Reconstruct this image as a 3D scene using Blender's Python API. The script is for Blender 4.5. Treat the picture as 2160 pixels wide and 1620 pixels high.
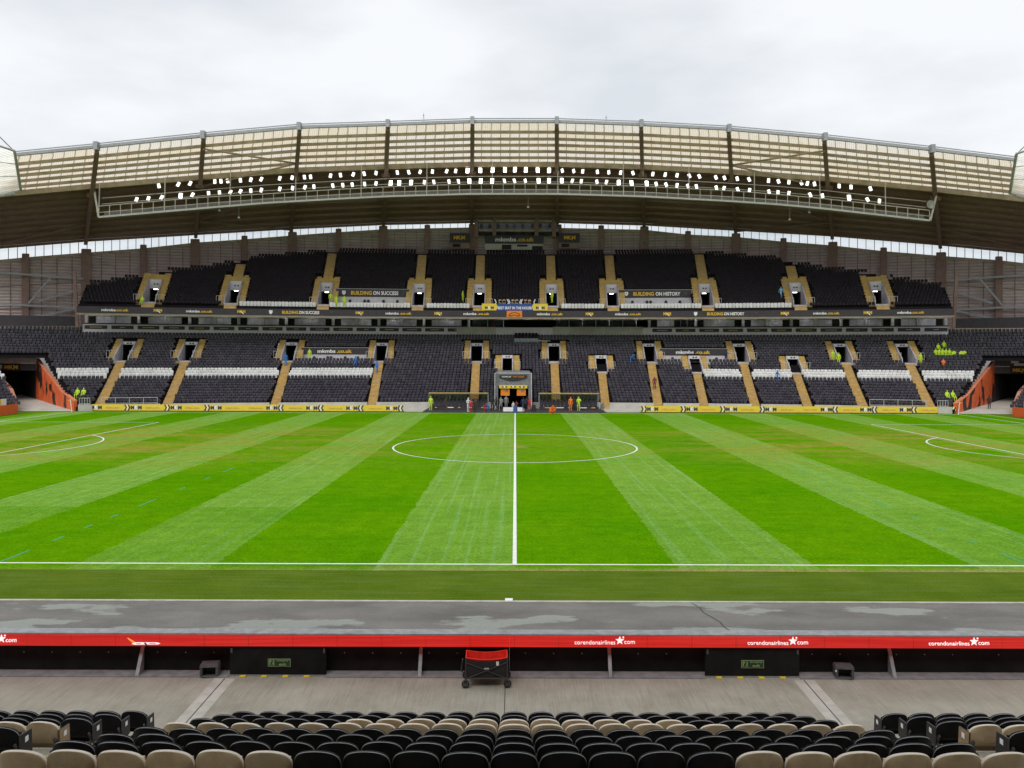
import bpy, bmesh, math, random
import numpy as np
from mathutils import Vector, Matrix
R_ = random.Random(7)
sc = bpy.context.scene
for o in list(bpy.data.objects): bpy.data.objects.remove(o)
COL = sc.collection

# ------------------------------------------------------------------ camera, sky, sun, exposure
EYE = 7.0            # eye height above the pitch, metres
K = 1685.0           # focal length in pixels of the 2160 px wide photograph
cam = bpy.data.objects.new('camera', bpy.data.cameras.new('camera'))
COL.objects.link(cam)
cam.data.sensor_width = 36.0
cam.data.lens = 36.0 * K / 2160.0
cam.data.shift_x = -7.0 / 2160.0
cam.data.shift_y = -63.0 / 2160.0
cam.data.clip_end = 6000
cam.matrix_world = Matrix.Translation((0, 0, EYE)) @ Matrix.Rotation(math.pi/2, 4, 'X') @ Matrix.Rotation(0.003, 4, 'Z')
sc.camera = cam

SUN_EL, SUN_AZ = math.radians(52), math.radians(200)
world = bpy.data.worlds.new('World'); sc.world = world; world.use_nodes = True
wn, wl = world.node_tree.nodes, world.node_tree.links
wn.clear()
w_out = wn.new('ShaderNodeOutputWorld'); w_bg = wn.new('ShaderNodeBackground')
w_sky = wn.new('ShaderNodeTexSky'); w_sky.sky_type = 'NISHITA'; w_sky.sun_disc = False
w_sky.sun_elevation = SUN_EL; w_sky.sun_rotation = SUN_AZ
w_dim = wn.new('ShaderNodeVectorMath'); w_dim.operation = 'SCALE'; w_dim.inputs['Scale'].default_value = 0.09
wl.new(w_sky.outputs[0], w_dim.inputs[0])
w_tc = wn.new('ShaderNodeTexCoord')
w_map = wn.new('ShaderNodeMapping'); w_map.inputs['Scale'].default_value = (1.0, 1.0, 2.6)
wl.new(w_tc.outputs['Generated'], w_map.inputs[0])
w_n = wn.new('ShaderNodeTexNoise'); w_n.inputs['Scale'].default_value = 3.1; w_n.inputs['Detail'].default_value = 6
w_n.inputs['Roughness'].default_value = 0.5
wl.new(w_map.outputs[0], w_n.inputs['Vector'])
w_r = wn.new('ShaderNodeValToRGB')
w_r.color_ramp.elements[0].position = 0.33; w_r.color_ramp.elements[0].color = (0.635, 0.668, 0.705, 1)
w_r.color_ramp.elements[1].position = 0.58; w_r.color_ramp.elements[1].color = (0.82, 0.832, 0.85, 1)
wl.new(w_n.outputs['Fac'], w_r.inputs[0])
w_mix = wn.new('ShaderNodeMix'); w_mix.data_type = 'RGBA'; w_mix.inputs[0].default_value = 0.93
wl.new(w_dim.outputs[0], w_mix.inputs[6]); wl.new(w_r.outputs[0], w_mix.inputs[7])
wl.new(w_mix.outputs[2], w_bg.inputs[0]); w_bg.inputs[1].default_value = 1.0
wl.new(w_bg.outputs[0], w_out.inputs[0])

sun = bpy.data.objects.new('sun', bpy.data.lights.new('sun', 'SUN')); COL.objects.link(sun)
sun.data.energy = 1.5; sun.data.angle = math.radians(35); sun.data.color = (1.0, 0.965, 0.91)
sun.location = (-30, -60, 90)
sd = Vector((math.sin(SUN_AZ)*math.cos(SUN_EL), math.cos(SUN_AZ)*math.cos(SUN_EL), math.sin(SUN_EL)))
sun.rotation_euler = (-sd).to_track_quat('-Z', 'Y').to_euler()

sc.view_settings.view_transform = 'Standard'; sc.view_settings.look = 'None'
sc.view_settings.exposure = 0.28; sc.view_settings.gamma = 1.0; sc.view_settings.use_curve_mapping = False
sc.render.engine = 'CYCLES'

# ------------------------------------------------------------------ helpers: tagging, meshes
def tag(o, label, cat=None, group=None, kind=None):
    o['label'] = label
    if cat: o['category'] = cat
    if group: o['group'] = group
    if kind: o['kind'] = kind
    return o
def link(o, parent=None):
    COL.objects.link(o)
    if parent is not None: o.parent = parent
    return o
def empty(name, loc=(0,0,0), rz=0.0, parent=None):
    o = bpy.data.objects.new(name, None); o.empty_display_size = 0.2
    o.location = loc; o.rotation_euler = (0, 0, rz)
    return link(o, parent)
def thing(name, label, cat, loc=(0,0,0), rz=0.0, group=None):
    return tag(empty(name, loc, rz), label, cat, group)
class MB:
    """collects shapes, builds one mesh"""
    def __init__(s): s.v=[]; s.f=[]; s.m=[]
    def add(s, vs, fs, m=0):
        b=len(s.v); s.v.extend([tuple(p) for p in vs])
        for f in fs: s.f.append(tuple(b+i for i in f)); s.m.append(m)
    def box(s, x0,x1,y0,y1,z0,z1,m=0):
        s.add([(x0,y0,z0),(x1,y0,z0),(x1,y1,z0),(x0,y1,z0),(x0,y0,z1),(x1,y0,z1),(x1,y1,z1),(x0,y1,z1)],
              [(0,3,2,1),(4,5,6,7),(0,1,5,4),(1,2,6,5),(2,3,7,6),(3,0,4,7)], m)
    def hexa(s, lo, hi, m=0):      # two loops of four points, bottom and top
        s.add(list(lo)+list(hi), [(0,3,2,1),(4,5,6,7),(0,1,5,4),(1,2,6,5),(2,3,7,6),(3,0,4,7)], m)
    def prism(s, pts, off, m=0):   # polygon pts extruded by off
        n=len(pts); off=Vector(off)
        s.add([Vector(p) for p in pts]+[Vector(p)+off for p in pts],
              [tuple(range(n-1,-1,-1)), tuple(range(n,2*n))]+[(i,(i+1)%n,n+(i+1)%n,n+i) for i in range(n)], m)
    def beam(s, a, b, w, h, m=0, up=(0,0,1)):
        a=Vector(a); b=Vector(b); d=(b-a).normalized(); u=Vector(up)
        sx=d.cross(u)
        if sx.length<1e-4: sx=d.cross(Vector((1,0,0)))
        sx.normalize(); uz=sx.cross(d).normalized()
        q=[(-w/2,-h/2),(w/2,-h/2),(w/2,h/2),(-w/2,h/2)]
        s.hexa([a+sx*x+uz*z for x,z in q],[b+sx*x+uz*z for x,z in q],m)
    def tube(s, a, b, r, n=8, m=0, r2=None):
        a=Vector(a); b=Vector(b); d=(b-a).normalized(); r2=r if r2 is None else r2
        t=Vector((0,0,1)) if abs(d.z)<0.9 else Vector((1,0,0))
        x=d.cross(t).normalized(); y=x.cross(d)
        vs=[a+(x*math.cos(2*math.pi*i/n)+y*math.sin(2*math.pi*i/n))*r for i in range(n)]
        vs+=[b+(x*math.cos(2*math.pi*i/n)+y*math.sin(2*math.pi*i/n))*r2 for i in range(n)]
        s.add(vs,[tuple(range(n-1,-1,-1)),tuple(range(n,2*n))]+[(i,(i+1)%n,n+(i+1)%n,n+i) for i in range(n)],m)
    def quad(s,a,b,c,d,m=0): s.add([a,b,c,d],[(0,1,2,3)],m)
    def mesh(s, name, mats, smooth=False):
        me=bpy.data.meshes.new(name); me.from_pydata([tuple(p) for p in s.v],[],s.f)
        for mt in (mats if isinstance(mats,(list,tuple)) else [mats]): me.materials.append(mt)
        me.polygons.foreach_set('material_index', s.m)
        if smooth: me.polygons.foreach_set('use_smooth',[True]*len(s.f))
        bm=bmesh.new(); bm.from_mesh(me); bmesh.ops.recalc_face_normals(bm,faces=bm.faces); bm.to_mesh(me); bm.free()
        me.update(); return me
    def build(s, name, mats, parent=None, loc=(0,0,0), rz=0.0, smooth=False):
        return inst(name, s.mesh(name,mats,smooth), parent, loc, rz)
def inst(name, me, parent=None, loc=(0,0,0), rz=0.0, rot=None, scale=None):
    o=bpy.data.objects.new(name,me); o.location=loc; o.rotation_euler=rot if rot else (0,0,rz)
    if scale: o.scale=scale
    return link(o,parent)

# ------------------------------------------------------------------ materials
def nodes_of(name):
    m=bpy.data.materials.new(name); m.use_nodes=True
    nt=m.node_tree; b=nt.nodes['Principled BSDF']; return m,nt.nodes,nt.links,b
def vmath(N,L,op,a,b=None):
    n=N.new('ShaderNodeMath'); n.operation=op
    for i,x in enumerate((a,b)):
        if x is None: continue
        if isinstance(x,(int,float)): n.inputs[i].default_value=x
        else: L.new(x,n.inputs[i])
    return n.outputs[0]
def mixc(N,L,f,a,b,blend='MIX'):
    n=N.new('ShaderNodeMix'); n.data_type='RGBA'; n.blend_type=blend
    for i,x in ((0,f),(6,a),(7,b)):
        if isinstance(x,(int,float)): n.inputs[i].default_value=x
        elif isinstance(x,tuple): n.inputs[i].default_value=(x[0],x[1],x[2],1)
        else: L.new(x,n.inputs[i])
    return n.outputs[2]
def noise(N,L,vec,scale,detail=4,rough=0.55,stretch=None):
    if stretch:
        mp=N.new('ShaderNodeMapping'); mp.inputs['Scale'].default_value=stretch; L.new(vec,mp.inputs[0]); vec=mp.outputs[0]
    n=N.new('ShaderNodeTexNoise'); n.inputs['Scale'].default_value=scale; n.inputs['Detail'].default_value=detail
    n.inputs['Roughness'].default_value=rough; L.new(vec,n.inputs['Vector']); return n.outputs['Fac']
def ramp(N,L,fac,p0,p1,c0=(0,0,0),c1=(1,1,1)):
    r=N.new('ShaderNodeValToRGB'); e=r.color_ramp.elements
    e[0].position=p0; e[0].color=(*c0,1); e[1].position=p1; e[1].color=(*c1,1); L.new(fac,r.inputs[0]); return r.outputs[0]
def pos(N):
    return N.new('ShaderNodeNewGeometry').outputs['Position']
def mat(name, col, rough=0.6, metal=0.0, var=0.25, scale=3.0, bump=0.0, bscale=60.0, stretch=None, dirt=None, spec=None, rnd=0.0):
    """plain surface with uneven tone: base colour, noise variation, optional dirt and fine relief"""
    m,N,L,b=nodes_of(name); p=pos(N)
    n=noise(N,L,p,scale,5,0.6,stretch)
    lo=tuple(c*(1-var) for c in col); hi=tuple(min(1,c*(1+var)) for c in col)
    c=ramp(N,L,n,0.3,0.7,lo,hi)
    if dirt:
        n2=noise(N,L,p,scale*0.35,6,0.65); f=ramp(N,L,n2,0.5,0.72)
        c=mixc(N,L,f,c,dirt)
    if rnd:
        oi=N.new('ShaderNodeObjectInfo').outputs['Random']
        f=vmath(N,L,'ADD',vmath(N,L,'MULTIPLY',oi,2*rnd),1-rnd)
        cc=N.new('ShaderNodeCombineColor'); [L.new(f,cc.inputs[i]) for i in range(3)]
        c=mixc(N,L,1.0,c,cc.outputs[0],'MULTIPLY')
    L.new(c,b.inputs['Base Color']); b.inputs['Metallic'].default_value=metal
    rr=vmath(N,L,'ADD',vmath(N,L,'MULTIPLY',n,0.2),rough-0.1); L.new(rr,b.inputs['Roughness'])
    if spec is not None: b.inputs['Specular IOR Level'].default_value=spec
    if bump:
        bn=N.new('ShaderNodeBump'); bn.inputs['Strength'].default_value=bump; bn.inputs['Distance'].default_value=0.02
        L.new(noise(N,L,p,bscale,4,0.6,stretch),bn.inputs['Height']); L.new(bn.outputs[0],b.inputs['Normal'])
    return m
def emis(name,col,strength):
    m,N,L,b=nodes_of(name); b.inputs['Base Color'].default_value=(*col,1)
    b.inputs['Emission Color'].default_value=(*col,1); b.inputs['Emission Strength'].default_value=strength
    return m
M={}
M['seat_rim_black']=mat('seat_rim_highlight_black',(0.24,0.24,0.25),0.4,var=0.3,scale=12)  # sky highlight along the black rim, painted as a paler grey
M['seat_rim_cream']=mat('seat_rim_cream',(0.74,0.66,0.55),0.5,var=0.1,scale=9)  # pale rim colour carries the sky light caught by the edge
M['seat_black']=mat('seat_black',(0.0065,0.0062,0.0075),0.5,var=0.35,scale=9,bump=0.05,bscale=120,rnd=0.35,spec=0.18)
M['seat_cream']=mat('seat_cream',(0.52,0.395,0.245),0.42,var=0.14,scale=7,dirt=(0.40,0.28,0.15),rnd=0.14)
M['seat_end']=mat('seat_end_panel',(0.012,0.011,0.012),0.5,scale=9)
M['seat_end_cream']=mat('seat_end_panel_cream',(0.30,0.20,0.10),0.5,scale=9)
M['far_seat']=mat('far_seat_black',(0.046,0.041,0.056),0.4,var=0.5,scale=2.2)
M['far_sparkle']=mat('far_seat_sparkle',(0.46,0.45,0.47),0.4,var=0.3,scale=3)  # painted sparkle for the edges of a few scattered seats
M['far_rim']=mat('far_seat_edge_highlight',(0.33,0.31,0.35),0.4,var=0.6,scale=3.5)  # highlight on the seat tops put into the edge colour
M['far_rim_up']=mat('far_seat_edge_shaded',(0.11,0.085,0.10),0.5,var=0.7,scale=3.5,spec=0.2)  # edge colour darkened for the roof shade over the upper tier
M['far_seat_up']=mat('far_seat_shaded',(0.018,0.013,0.018),0.6,var=0.5,scale=2.2,spec=0.2)  # darker copy of far_seat with the roof shade in its colour
M['far_white']=mat('far_seat_white',(0.74,0.74,0.74),0.45,var=0.08,scale=2.0,dirt=(0.55,0.53,0.50))
M['terrace']=mat('terrace_concrete_shaded',(0.014,0.012,0.014),0.9,scale=1.2,spec=0.1)  # concrete darkened to paint the shade between the seat rows
M['steel_white']=mat('painted_steel_white',(0.50,0.50,0.49),0.5,scale=2)
M['steel_grey']=mat('galvanised_steel',(0.33,0.34,0.35),0.45,metal=0.3,scale=6)
M['steel_dark']=mat('dark_steel',(0.05,0.045,0.045),0.55,scale=4)
M['steel_brown']=mat('brown_painted_steel',(0.28,0.175,0.138),0.6,scale=1.5,var=0.2)
M['steel_beige']=mat('beige_painted_steel',(0.47,0.37,0.27),0.6,scale=1.2,var=0.2,dirt=(0.30,0.27,0.17))
M['gold']=mat('gold_step_paint',(0.52,0.35,0.10),0.75,var=0.22,scale=1.6,dirt=(0.45,0.35,0.19),bump=0.2,bscale=30)
M['vom']=mat('vomitory_concrete',(0.50,0.48,0.52),0.75,var=0.15,scale=1.4,dirt=(0.30,0.30,0.29))
M['gantry_white']=mat('gantry_white_steel',(0.74,0.72,0.68),0.5,var=0.08)
M['wall_pale']=mat('platform_wall_grey',(0.56,0.55,0.57),0.75,var=0.12,scale=1.4)
M['sign_plate']=mat('block_sign_plate',(0.66,0.64,0.66),0.6,var=0.1,scale=3)
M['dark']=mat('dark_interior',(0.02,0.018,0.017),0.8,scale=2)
M['wallw']=mat('pale_wall',(0.47,0.46,0.42),0.8,var=0.15,scale=0.8,dirt=(0.36,0.34,0.29))
M['box_frame']=mat('box_frame_grey',(0.70,0.66,0.71),0.6,var=0.08,scale=1.5)
M['sign_black']=mat('sign_black',(0.040,0.032,0.038),0.55,scale=2)
M['ink_white']=mat('ink_white',(0.85,0.85,0.84),0.6,var=0.05)
M['ink_yellow']=mat('ink_yellow',(0.80,0.50,0.03),0.6,var=0.05)
M['ink_black']=mat('ink_black',(0.02,0.02,0.025),0.6,var=0.05)
M['ink_navy']=mat('ink_navy',(0.02,0.035,0.09),0.6,var=0.05)
M['ink_pale']=mat('ink_pale_orange',(0.72,0.38,0.10),0.6,var=0.05)
M['ink_orange']=mat('ink_orange',(0.80,0.24,0.02),0.6,var=0.05)
M['board_yellow']=mat('board_yellow',(0.80,0.60,0.05),0.5,var=0.06)
M['banner_blue']=mat('banner_blue',(0.03,0.08,0.30),0.6,var=0.08)
M['orange']=mat('orange_board',(0.78,0.13,0.035),0.6,var=0.08,scale=1)
M['clad']=None
M['mat_black']=mat('rubber_mat',(0.035,0.030,0.035),0.85,scale=2,var=0.3)
M['skin']=mat('skin',(0.42,0.24,0.17),0.6,var=0.05); M['hair']=mat('hair',(0.03,0.02,0.015),0.7)
M['shoe']=mat('shoe',(0.04,0.04,0.045),0.6); M['hivis']=mat('hi_vis',(0.50,0.70,0.03),0.7,var=0.08,scale=8)
for n,c in dict(black=(0.02,0.02,0.022),navy=(0.02,0.03,0.08),red=(0.45,0.03,0.03),blue=(0.03,0.17,0.50),sky=(0.20,0.42,0.65),
                grey=(0.22,0.22,0.21),white=(0.65,0.65,0.66),cloth_orange=(0.80,0.20,0.03),maroon=(0.16,0.03,0.025),brown=(0.07,0.045,0.035)).items():
    M[n]=mat('cloth_'+n.replace('cloth_',''),c,0.8,var=0.1,scale=8)

def cladding():
    m,N,L,b=nodes_of('ribbed_cladding'); p=pos(N)
    s=N.new('ShaderNodeSeparateXYZ'); L.new(p,s.inputs[0])
    w=vmath(N,L,'SINE',vmath(N,L,'MULTIPLY',s.outputs[2],13.0))
    n=noise(N,L,p,0.7,4)
    c=ramp(N,L,n,0.3,0.7,(0.50,0.40,0.375),(0.64,0.525,0.495))
    c=mixc(N,L,vmath(N,L,'MULTIPLY',ramp(N,L,w,0.0,0.9),0.45),c,(0.22,0.175,0.16))
    L.new(c,b.inputs['Base Color']); b.inputs['Roughness'].default_value=0.6
    bn=N.new('ShaderNodeBump'); bn.inputs['Distance'].default_value=0.06; bn.inputs['Strength'].default_value=0.7
    L.new(w,bn.inputs['Height']); L.new(bn.outputs[0],b.inputs['Normal']); return m
M['clad']=cladding()
def roof_under():
    m,N,L,b=nodes_of('roof_underside_sheet'); p=pos(N)
    s=N.new('ShaderNodeSeparateXYZ'); L.new(N.new('ShaderNodeUVMap').outputs[0],s.inputs[0])
    w=vmath(N,L,'SINE',vmath(N,L,'MULTIPLY',s.outputs[0],20.0))
    n=noise(N,L,p,0.35,5)
    c=ramp(N,L,n,0.3,0.7,(0.28,0.168,0.125),(0.385,0.24,0.182))
    c=mixc(N,L,vmath(N,L,'MULTIPLY',ramp(N,L,w,0.2,0.9),0.35),c,(0.15,0.10,0.075))
    L.new(c,b.inputs['Base Color']); b.inputs['Roughness'].default_value=0.6; return m
M['roof_under']=roof_under()
def translucent():
    m,N,L,b=nodes_of('translucent_roof_sheet'); p=pos(N)
    s=N.new('ShaderNodeSeparateXYZ'); L.new(N.new('ShaderNodeUVMap').outputs[0],s.inputs[0])
    n=noise(N,L,p,0.5,5); oi=N.new('ShaderNodeObjectInfo').outputs['Random']
    f=vmath(N,L,'ADD',vmath(N,L,'MULTIPLY',n,0.6),vmath(N,L,'MULTIPLY',oi,0.5))
    c=ramp(N,L,f,0.25,0.8,(0.97,0.915,0.82),(0.985,0.965,0.94))
    w=vmath(N,L,'SINE',vmath(N,L,'MULTIPLY',s.outputs[0],27.0))
    c=mixc(N,L,vmath(N,L,'MULTIPLY',ramp(N,L,w,0.25,0.85),0.34),c,(0.55,0.49,0.37))
    j=vmath(N,L,'PINGPONG',s.outputs[0],0.6)
    c=mixc(N,L,vmath(N,L,'LESS_THAN',j,0.05),c,(0.50,0.44,0.33))
    g=noise(N,L,p,1.4,6,0.7); c=mixc(N,L,vmath(N,L,'MULTIPLY',ramp(N,L,g,0.56,0.75),0.4),c,(0.55,0.53,0.38))
    tr=N.new('ShaderNodeBsdfTranslucent'); L.new(c,tr.inputs[0]); L.new(c,b.inputs['Base Color'])
    b.inputs['Roughness'].default_value=0.5
    mx=N.new('ShaderNodeMixShader'); mx.inputs[0].default_value=0.80
    L.new(b.outputs[0],mx.inputs[1]); L.new(tr.outputs[0],mx.inputs[2])
    L.new(mx.outputs[0],N['Material Output'].inputs[0]); return m
M['translucent']=translucent()
def glass(name,tint,fac=0.25,rough=0.05):
    m,N,L,b=nodes_of(name); N.remove(b)
    t=N.new('ShaderNodeBsdfTransparent'); t.inputs[0].default_value=(*tint,1)
    g=N.new('ShaderNodeBsdfGlossy'); g.inputs['Roughness'].default_value=rough
    mx=N.new('ShaderNodeMixShader'); mx.inputs[0].default_value=fac
    L.new(t.outputs[0],mx.inputs[1]); L.new(g.outputs[0],mx.inputs[2]); L.new(mx.outputs[0],N['Material Output'].inputs[0]); return m
def pale_sheet():
    m,N,L,b=nodes_of('pale_corner_roof_sheet'); p=pos(N); s=N.new('ShaderNodeSeparateXYZ'); L.new(p,s.inputs[0])
    c=ramp(N,L,vmath(N,L,'SINE',vmath(N,L,'MULTIPLY',s.outputs[0],24.0)),0.1,0.9,(0.95,0.95,0.90),(0.70,0.70,0.64))
    t=N.new('ShaderNodeBsdfTranslucent'); L.new(c,t.inputs[0]); a=N.new('ShaderNodeBsdfTransparent'); mx=N.new('ShaderNodeMixShader'); mx.inputs[0].default_value=0.45
    L.new(t.outputs[0],mx.inputs[1]); L.new(a.outputs[0],mx.inputs[2]); L.new(mx.outputs[0],N['Material Output'].inputs[0]); N.remove(b); return m
M['pale_sheet']=pale_sheet()
M['glass_clear']=glass('clear_glazing',(0.93,0.95,0.96),0.05)
M['glass_dugout']=glass('dugout_polycarbonate',(0.62,0.60,0.60),0.05,0.1)
M['glass_box']=mat('box_window',(0.74,0.72,0.82),0.25,var=0.2,scale=1.2)
M['glass_dark']=mat('dark_window',(0.03,0.035,0.035),0.06,var=0.3,scale=1.2)

def grass():
    m,N,L,b=nodes_of('pitch_grass'); p=pos(N)
    s=N.new('ShaderNodeSeparateXYZ'); L.new(p,s.inputs[0]); X,Y=s.outputs[0],s.outputs[1]
    wob=vmath(N,L,'MULTIPLY',vmath(N,L,'SUBTRACT',noise(N,L,p,2.3,5,0.7),0.5),0.50)
    xm=vmath(N,L,'FLOORED_MODULO',vmath(N,L,'ADD',X,wob),9.95) if False else None
    a=vmath(N,L,'ADD',vmath(N,L,'ADD',X,wob),995.0)
    xm=vmath(N,L,'MODULO',a,9.95)
    light=vmath(N,L,'GREATER_THAN',xm,5.35)
    # near strip where the light bands fade, cut across
    near=vmath(N,L,'LESS_THAN',vmath(N,L,'ADD',Y,wob),36.4)
    far_l=vmath(N,L,'LESS_THAN',X,-9.9)
    lf=vmath(N,L,'MULTIPLY',light,vmath(N,L,'SUBTRACT',1.0,vmath(N,L,'MULTIPLY',near,vmath(N,L,'ADD',0.22,vmath(N,L,'MULTIPLY',far_l,0.30)))))
    patch=noise(N,L,p,0.12,5,0.6)
    fine=noise(N,L,p,9.0,6,0.7)
    dark=ramp(N,L,patch,0.3,0.7,(0.066,0.235,0.001),(0.120,0.285,0.002))
    lite=ramp(N,L,patch,0.3,0.7,(0.142,0.305,0.028),(0.188,0.345,0.048))
    # drill lines along the play direction of the mower, only clear in the light bands
    lines=noise(N,L,p,1.0,3,0.5,(4.2,0.05,1)); lite=mixc(N,L,vmath(N,L,'MULTIPLY',ramp(N,L,lines,0.52,0.66),0.6),lite,(0.21,0.40,0.12))
    cross=noise(N,L,p,1.0,3,0.6,(0.06,3.0,1)); dark=mixc(N,L,vmath(N,L,'MULTIPLY',ramp(N,L,cross,0.5,0.75),0.35),dark,(0.040,0.185,0.003))
    lite=mixc(N,L,vmath(N,L,'MULTIPLY',ramp(N,L,cross,0.5,0.75),0.30),lite,(0.08,0.24,0.02))
    c=mixc(N,L,lf,dark,lite)
    # worn, straw-coloured ground in the middle of the pitch
    band=ramp(N,L,vmath(N,L,'ABSOLUTE',vmath(N,L,'MULTIPLY',vmath(N,L,'SUBTRACT',Y,64.0),0.05)),0.35,0.9,(1,1,1),(0,0,0))
    side=ramp(N,L,vmath(N,L,'ABSOLUTE',vmath(N,L,'MULTIPLY',X,0.02)),0.12,0.5,(0.35,0.35,0.35),(1,1,1))
    wn_=noise(N,L,p,0.22,8,0.72,(0.6,1.5,1)); wf=ramp(N,L,wn_,0.42,0.62)
    wf=vmath(N,L,'MULTIPLY',vmath(N,L,'MULTIPLY',wf,band),side)
    c=mixc(N,L,vmath(N,L,'MULTIPLY',wf,0.80),c,(0.29,0.245,0.045))
    # the bare centre spot
    dx=vmath(N,L,'POWER',vmath(N,L,'MULTIPLY',X,0.35),2.0); dy=vmath(N,L,'POWER',vmath(N,L,'MULTIPLY',vmath(N,L,'SUBTRACT',Y,60.6),0.22),2.0)
    cs=vmath(N,L,'ADD',vmath(N,L,'ADD',dx,dy),vmath(N,L,'MULTIPLY',noise(N,L,p,0.9,6,0.7),1.6))
    c=mixc(N,L,vmath(N,L,'MULTIPLY',ramp(N,L,cs,0.65,1.5,(1,1,1),(0,0,0)),0.55),c,(0.36,0.27,0.10))
    # brown edge by the near touchline
    e=vmath(N,L,'ADD',vmath(N,L,'SUBTRACT',Y,25.75),vmath(N,L,'MULTIPLY',vmath(N,L,'SUBTRACT',noise(N,L,p,0.8,6,0.7),0.5),1.3))
    ef=vmath(N,L,'MULTIPLY',ramp(N,L,e,0.05,0.55,(1,1,1),(0,0,0)),ramp(N,L,vmath(N,L,'MULTIPLY',vmath(N,L,'ADD',X,14.0),0.05),0.1,0.9,(0.25,0.25,0.25),(1,1,1)))
    c=mixc(N,L,vmath(N,L,'MULTIPLY',ef,0.85),c,(0.33,0.26,0.11))
    c=mixc(N,L,1.0,c,ramp(N,L,fine,0.28,0.72,(0.60,0.60,0.60),(1.34,1.34,1.34)),'MULTIPLY')
    mid=noise(N,L,p,1.3,7,0.75); c=mixc(N,L,1.0,c,ramp(N,L,mid,0.3,0.7,(0.76,0.79,0.76),(1.20,1.17,1.2)),'MULTIPLY')
    L.new(c,b.inputs['Base Color']); b.inputs['Roughness'].default_value=1.0; b.inputs['Specular IOR Level'].default_value=0.0
    bn=N.new('ShaderNodeBump'); bn.inputs['Strength'].default_value=0.5; bn.inputs['Distance'].default_value=0.03
    L.new(noise(N,L,p,22,5,0.7),bn.inputs['Height']); L.new(bn.outputs[0],b.inputs['Normal']); return m
M['grass']=grass()
def turf():
    m,N,L,b=nodes_of('artificial_turf'); p=pos(N)
    n=noise(N,L,p,0.5,6,0.65); st=noise(N,L,p,1.0,5,0.6,(0.35,6.0,1)); fine=noise(N,L,p,18,5,0.7)
    c=ramp(N,L,n,0.3,0.7,(0.070,0.128,0.007),(0.112,0.172,0.015))
    c=mixc(N,L,vmath(N,L,'MULTIPLY',ramp(N,L,st,0.45,0.7),0.5),c,(0.14,0.21,0.055))
    c=mixc(N,L,1.0,c,ramp(N,L,fine,0.25,0.75,(0.66,0.66,0.66),(1.25,1.25,1.25)),'MULTIPLY')
    L.new(c,b.inputs['Base Color']); b.inputs['Roughness'].default_value=1.0; b.inputs['Specular IOR Level'].default_value=0.0
    bn=N.new('ShaderNodeBump'); bn.inputs['Strength'].default_value=0.5; bn.inputs['Distance'].default_value=0.03
    L.new(fine,bn.inputs['Height']); L.new(bn.outputs[0],b.inputs['Normal']); return m
M['turf']=turf()
def wet_tarmac():
    m,N,L,b=nodes_of('wet_grey_tarmac'); p=pos(N)
    n=noise(N,L,p,0.7,7,0.65,(0.6,1.3,1)); n2=noise(N,L,p,0.30,6,0.55,(0.7,1.7,1)); fine=noise(N,L,p,30,4,0.7)
    c=ramp(N,L,n,0.3,0.72,(0.118,0.113,0.106),(0.225,0.214,0.195))
    sy=N.new('ShaderNodeSeparateXYZ'); L.new(p,sy.inputs[0])
    n2=vmath(N,L,'ADD',n2,vmath(N,L,'MULTIPLY',vmath(N,L,'SUBTRACT',21.1,sy.outputs[1]),ramp(N,L,vmath(N,L,'ADD',vmath(N,L,'MULTIPLY',sy.outputs[0],0.06),0.5),0.30,0.62,(0.085,0.085,0.085),(0.030,0.030,0.030))))
    pud=ramp(N,L,n2,0.530,0.560)
    c=mixc(N,L,vmath(N,L,'MULTIPLY',pud,0.75),c,(0.31,0.335,0.30))
    c=mixc(N,L,1.0,c,ramp(N,L,fine,0.3,0.7,(0.78,0.78,0.78),(1.2,1.2,1.2)),'MULTIPLY')
    L.new(c,b.inputs['Base Color'])
    L.new(ramp(N,L,pud,0.2,0.9,(0.75,0.75,0.75),(0.38,0.38,0.38)),b.inputs['Roughness'])
    b.inputs['Specular IOR Level'].default_value=0.3
    return m
M['tarmac']=wet_tarmac()
def brushed_concrete():
    m,N,L,b=nodes_of('brushed_concrete'); p=pos(N)
    n=noise(N,L,p,0.8,7,0.65); st=noise(N,L,p,1.0,5,0.65,(38,1.2,1)); fine=noise(N,L,p,45,4,0.7); st2=noise(N,L,p,1.0,4,0.6,(9.0,0.8,1))
    c=ramp(N,L,n,0.3,0.72,(0.262,0.240,0.188),(0.385,0.360,0.298))
    big=noise(N,L,p,0.35,5,0.6,(1,1.6,1)); c=mixc(N,L,vmath(N,L,'MULTIPLY',ramp(N,L,big,0.48,0.66),0.55),c,(0.215,0.196,0.150))
    spk=noise(N,L,p,14,2,0.5); c=mixc(N,L,vmath(N,L,'MULTIPLY',ramp(N,L,spk,0.70,0.78),0.6),c,(0.55,0.53,0.48))
    c=mixc(N,L,vmath(N,L,'MULTIPLY',ramp(N,L,st,0.45,0.75),0.52),c,(0.46,0.44,0.385))
    c=mixc(N,L,vmath(N,L,'MULTIPLY',ramp(N,L,st2,0.52,0.75),0.45),c,(0.20,0.18,0.135))
    c=mixc(N,L,1.0,c,ramp(N,L,fine,0.3,0.7,(0.86,0.86,0.86),(1.12,1.12,1.12)),'MULTIPLY')
    L.new(c,b.inputs['Base Color']); b.inputs['Roughness'].default_value=0.85
    bn=N.new('ShaderNodeBump'); bn.inputs['Strength'].default_value=0.3; bn.inputs['Distance'].default_value=0.01
    L.new(st,bn.inputs['Height']); L.new(bn.outputs[0],b.inputs['Normal']); return m
M['concrete']=brushed_concrete()
M['concrete_pale']=mat('pale_concrete',(0.46,0.44,0.39),0.85,var=0.18,scale=3,bump=0.2,bscale=40)
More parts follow.
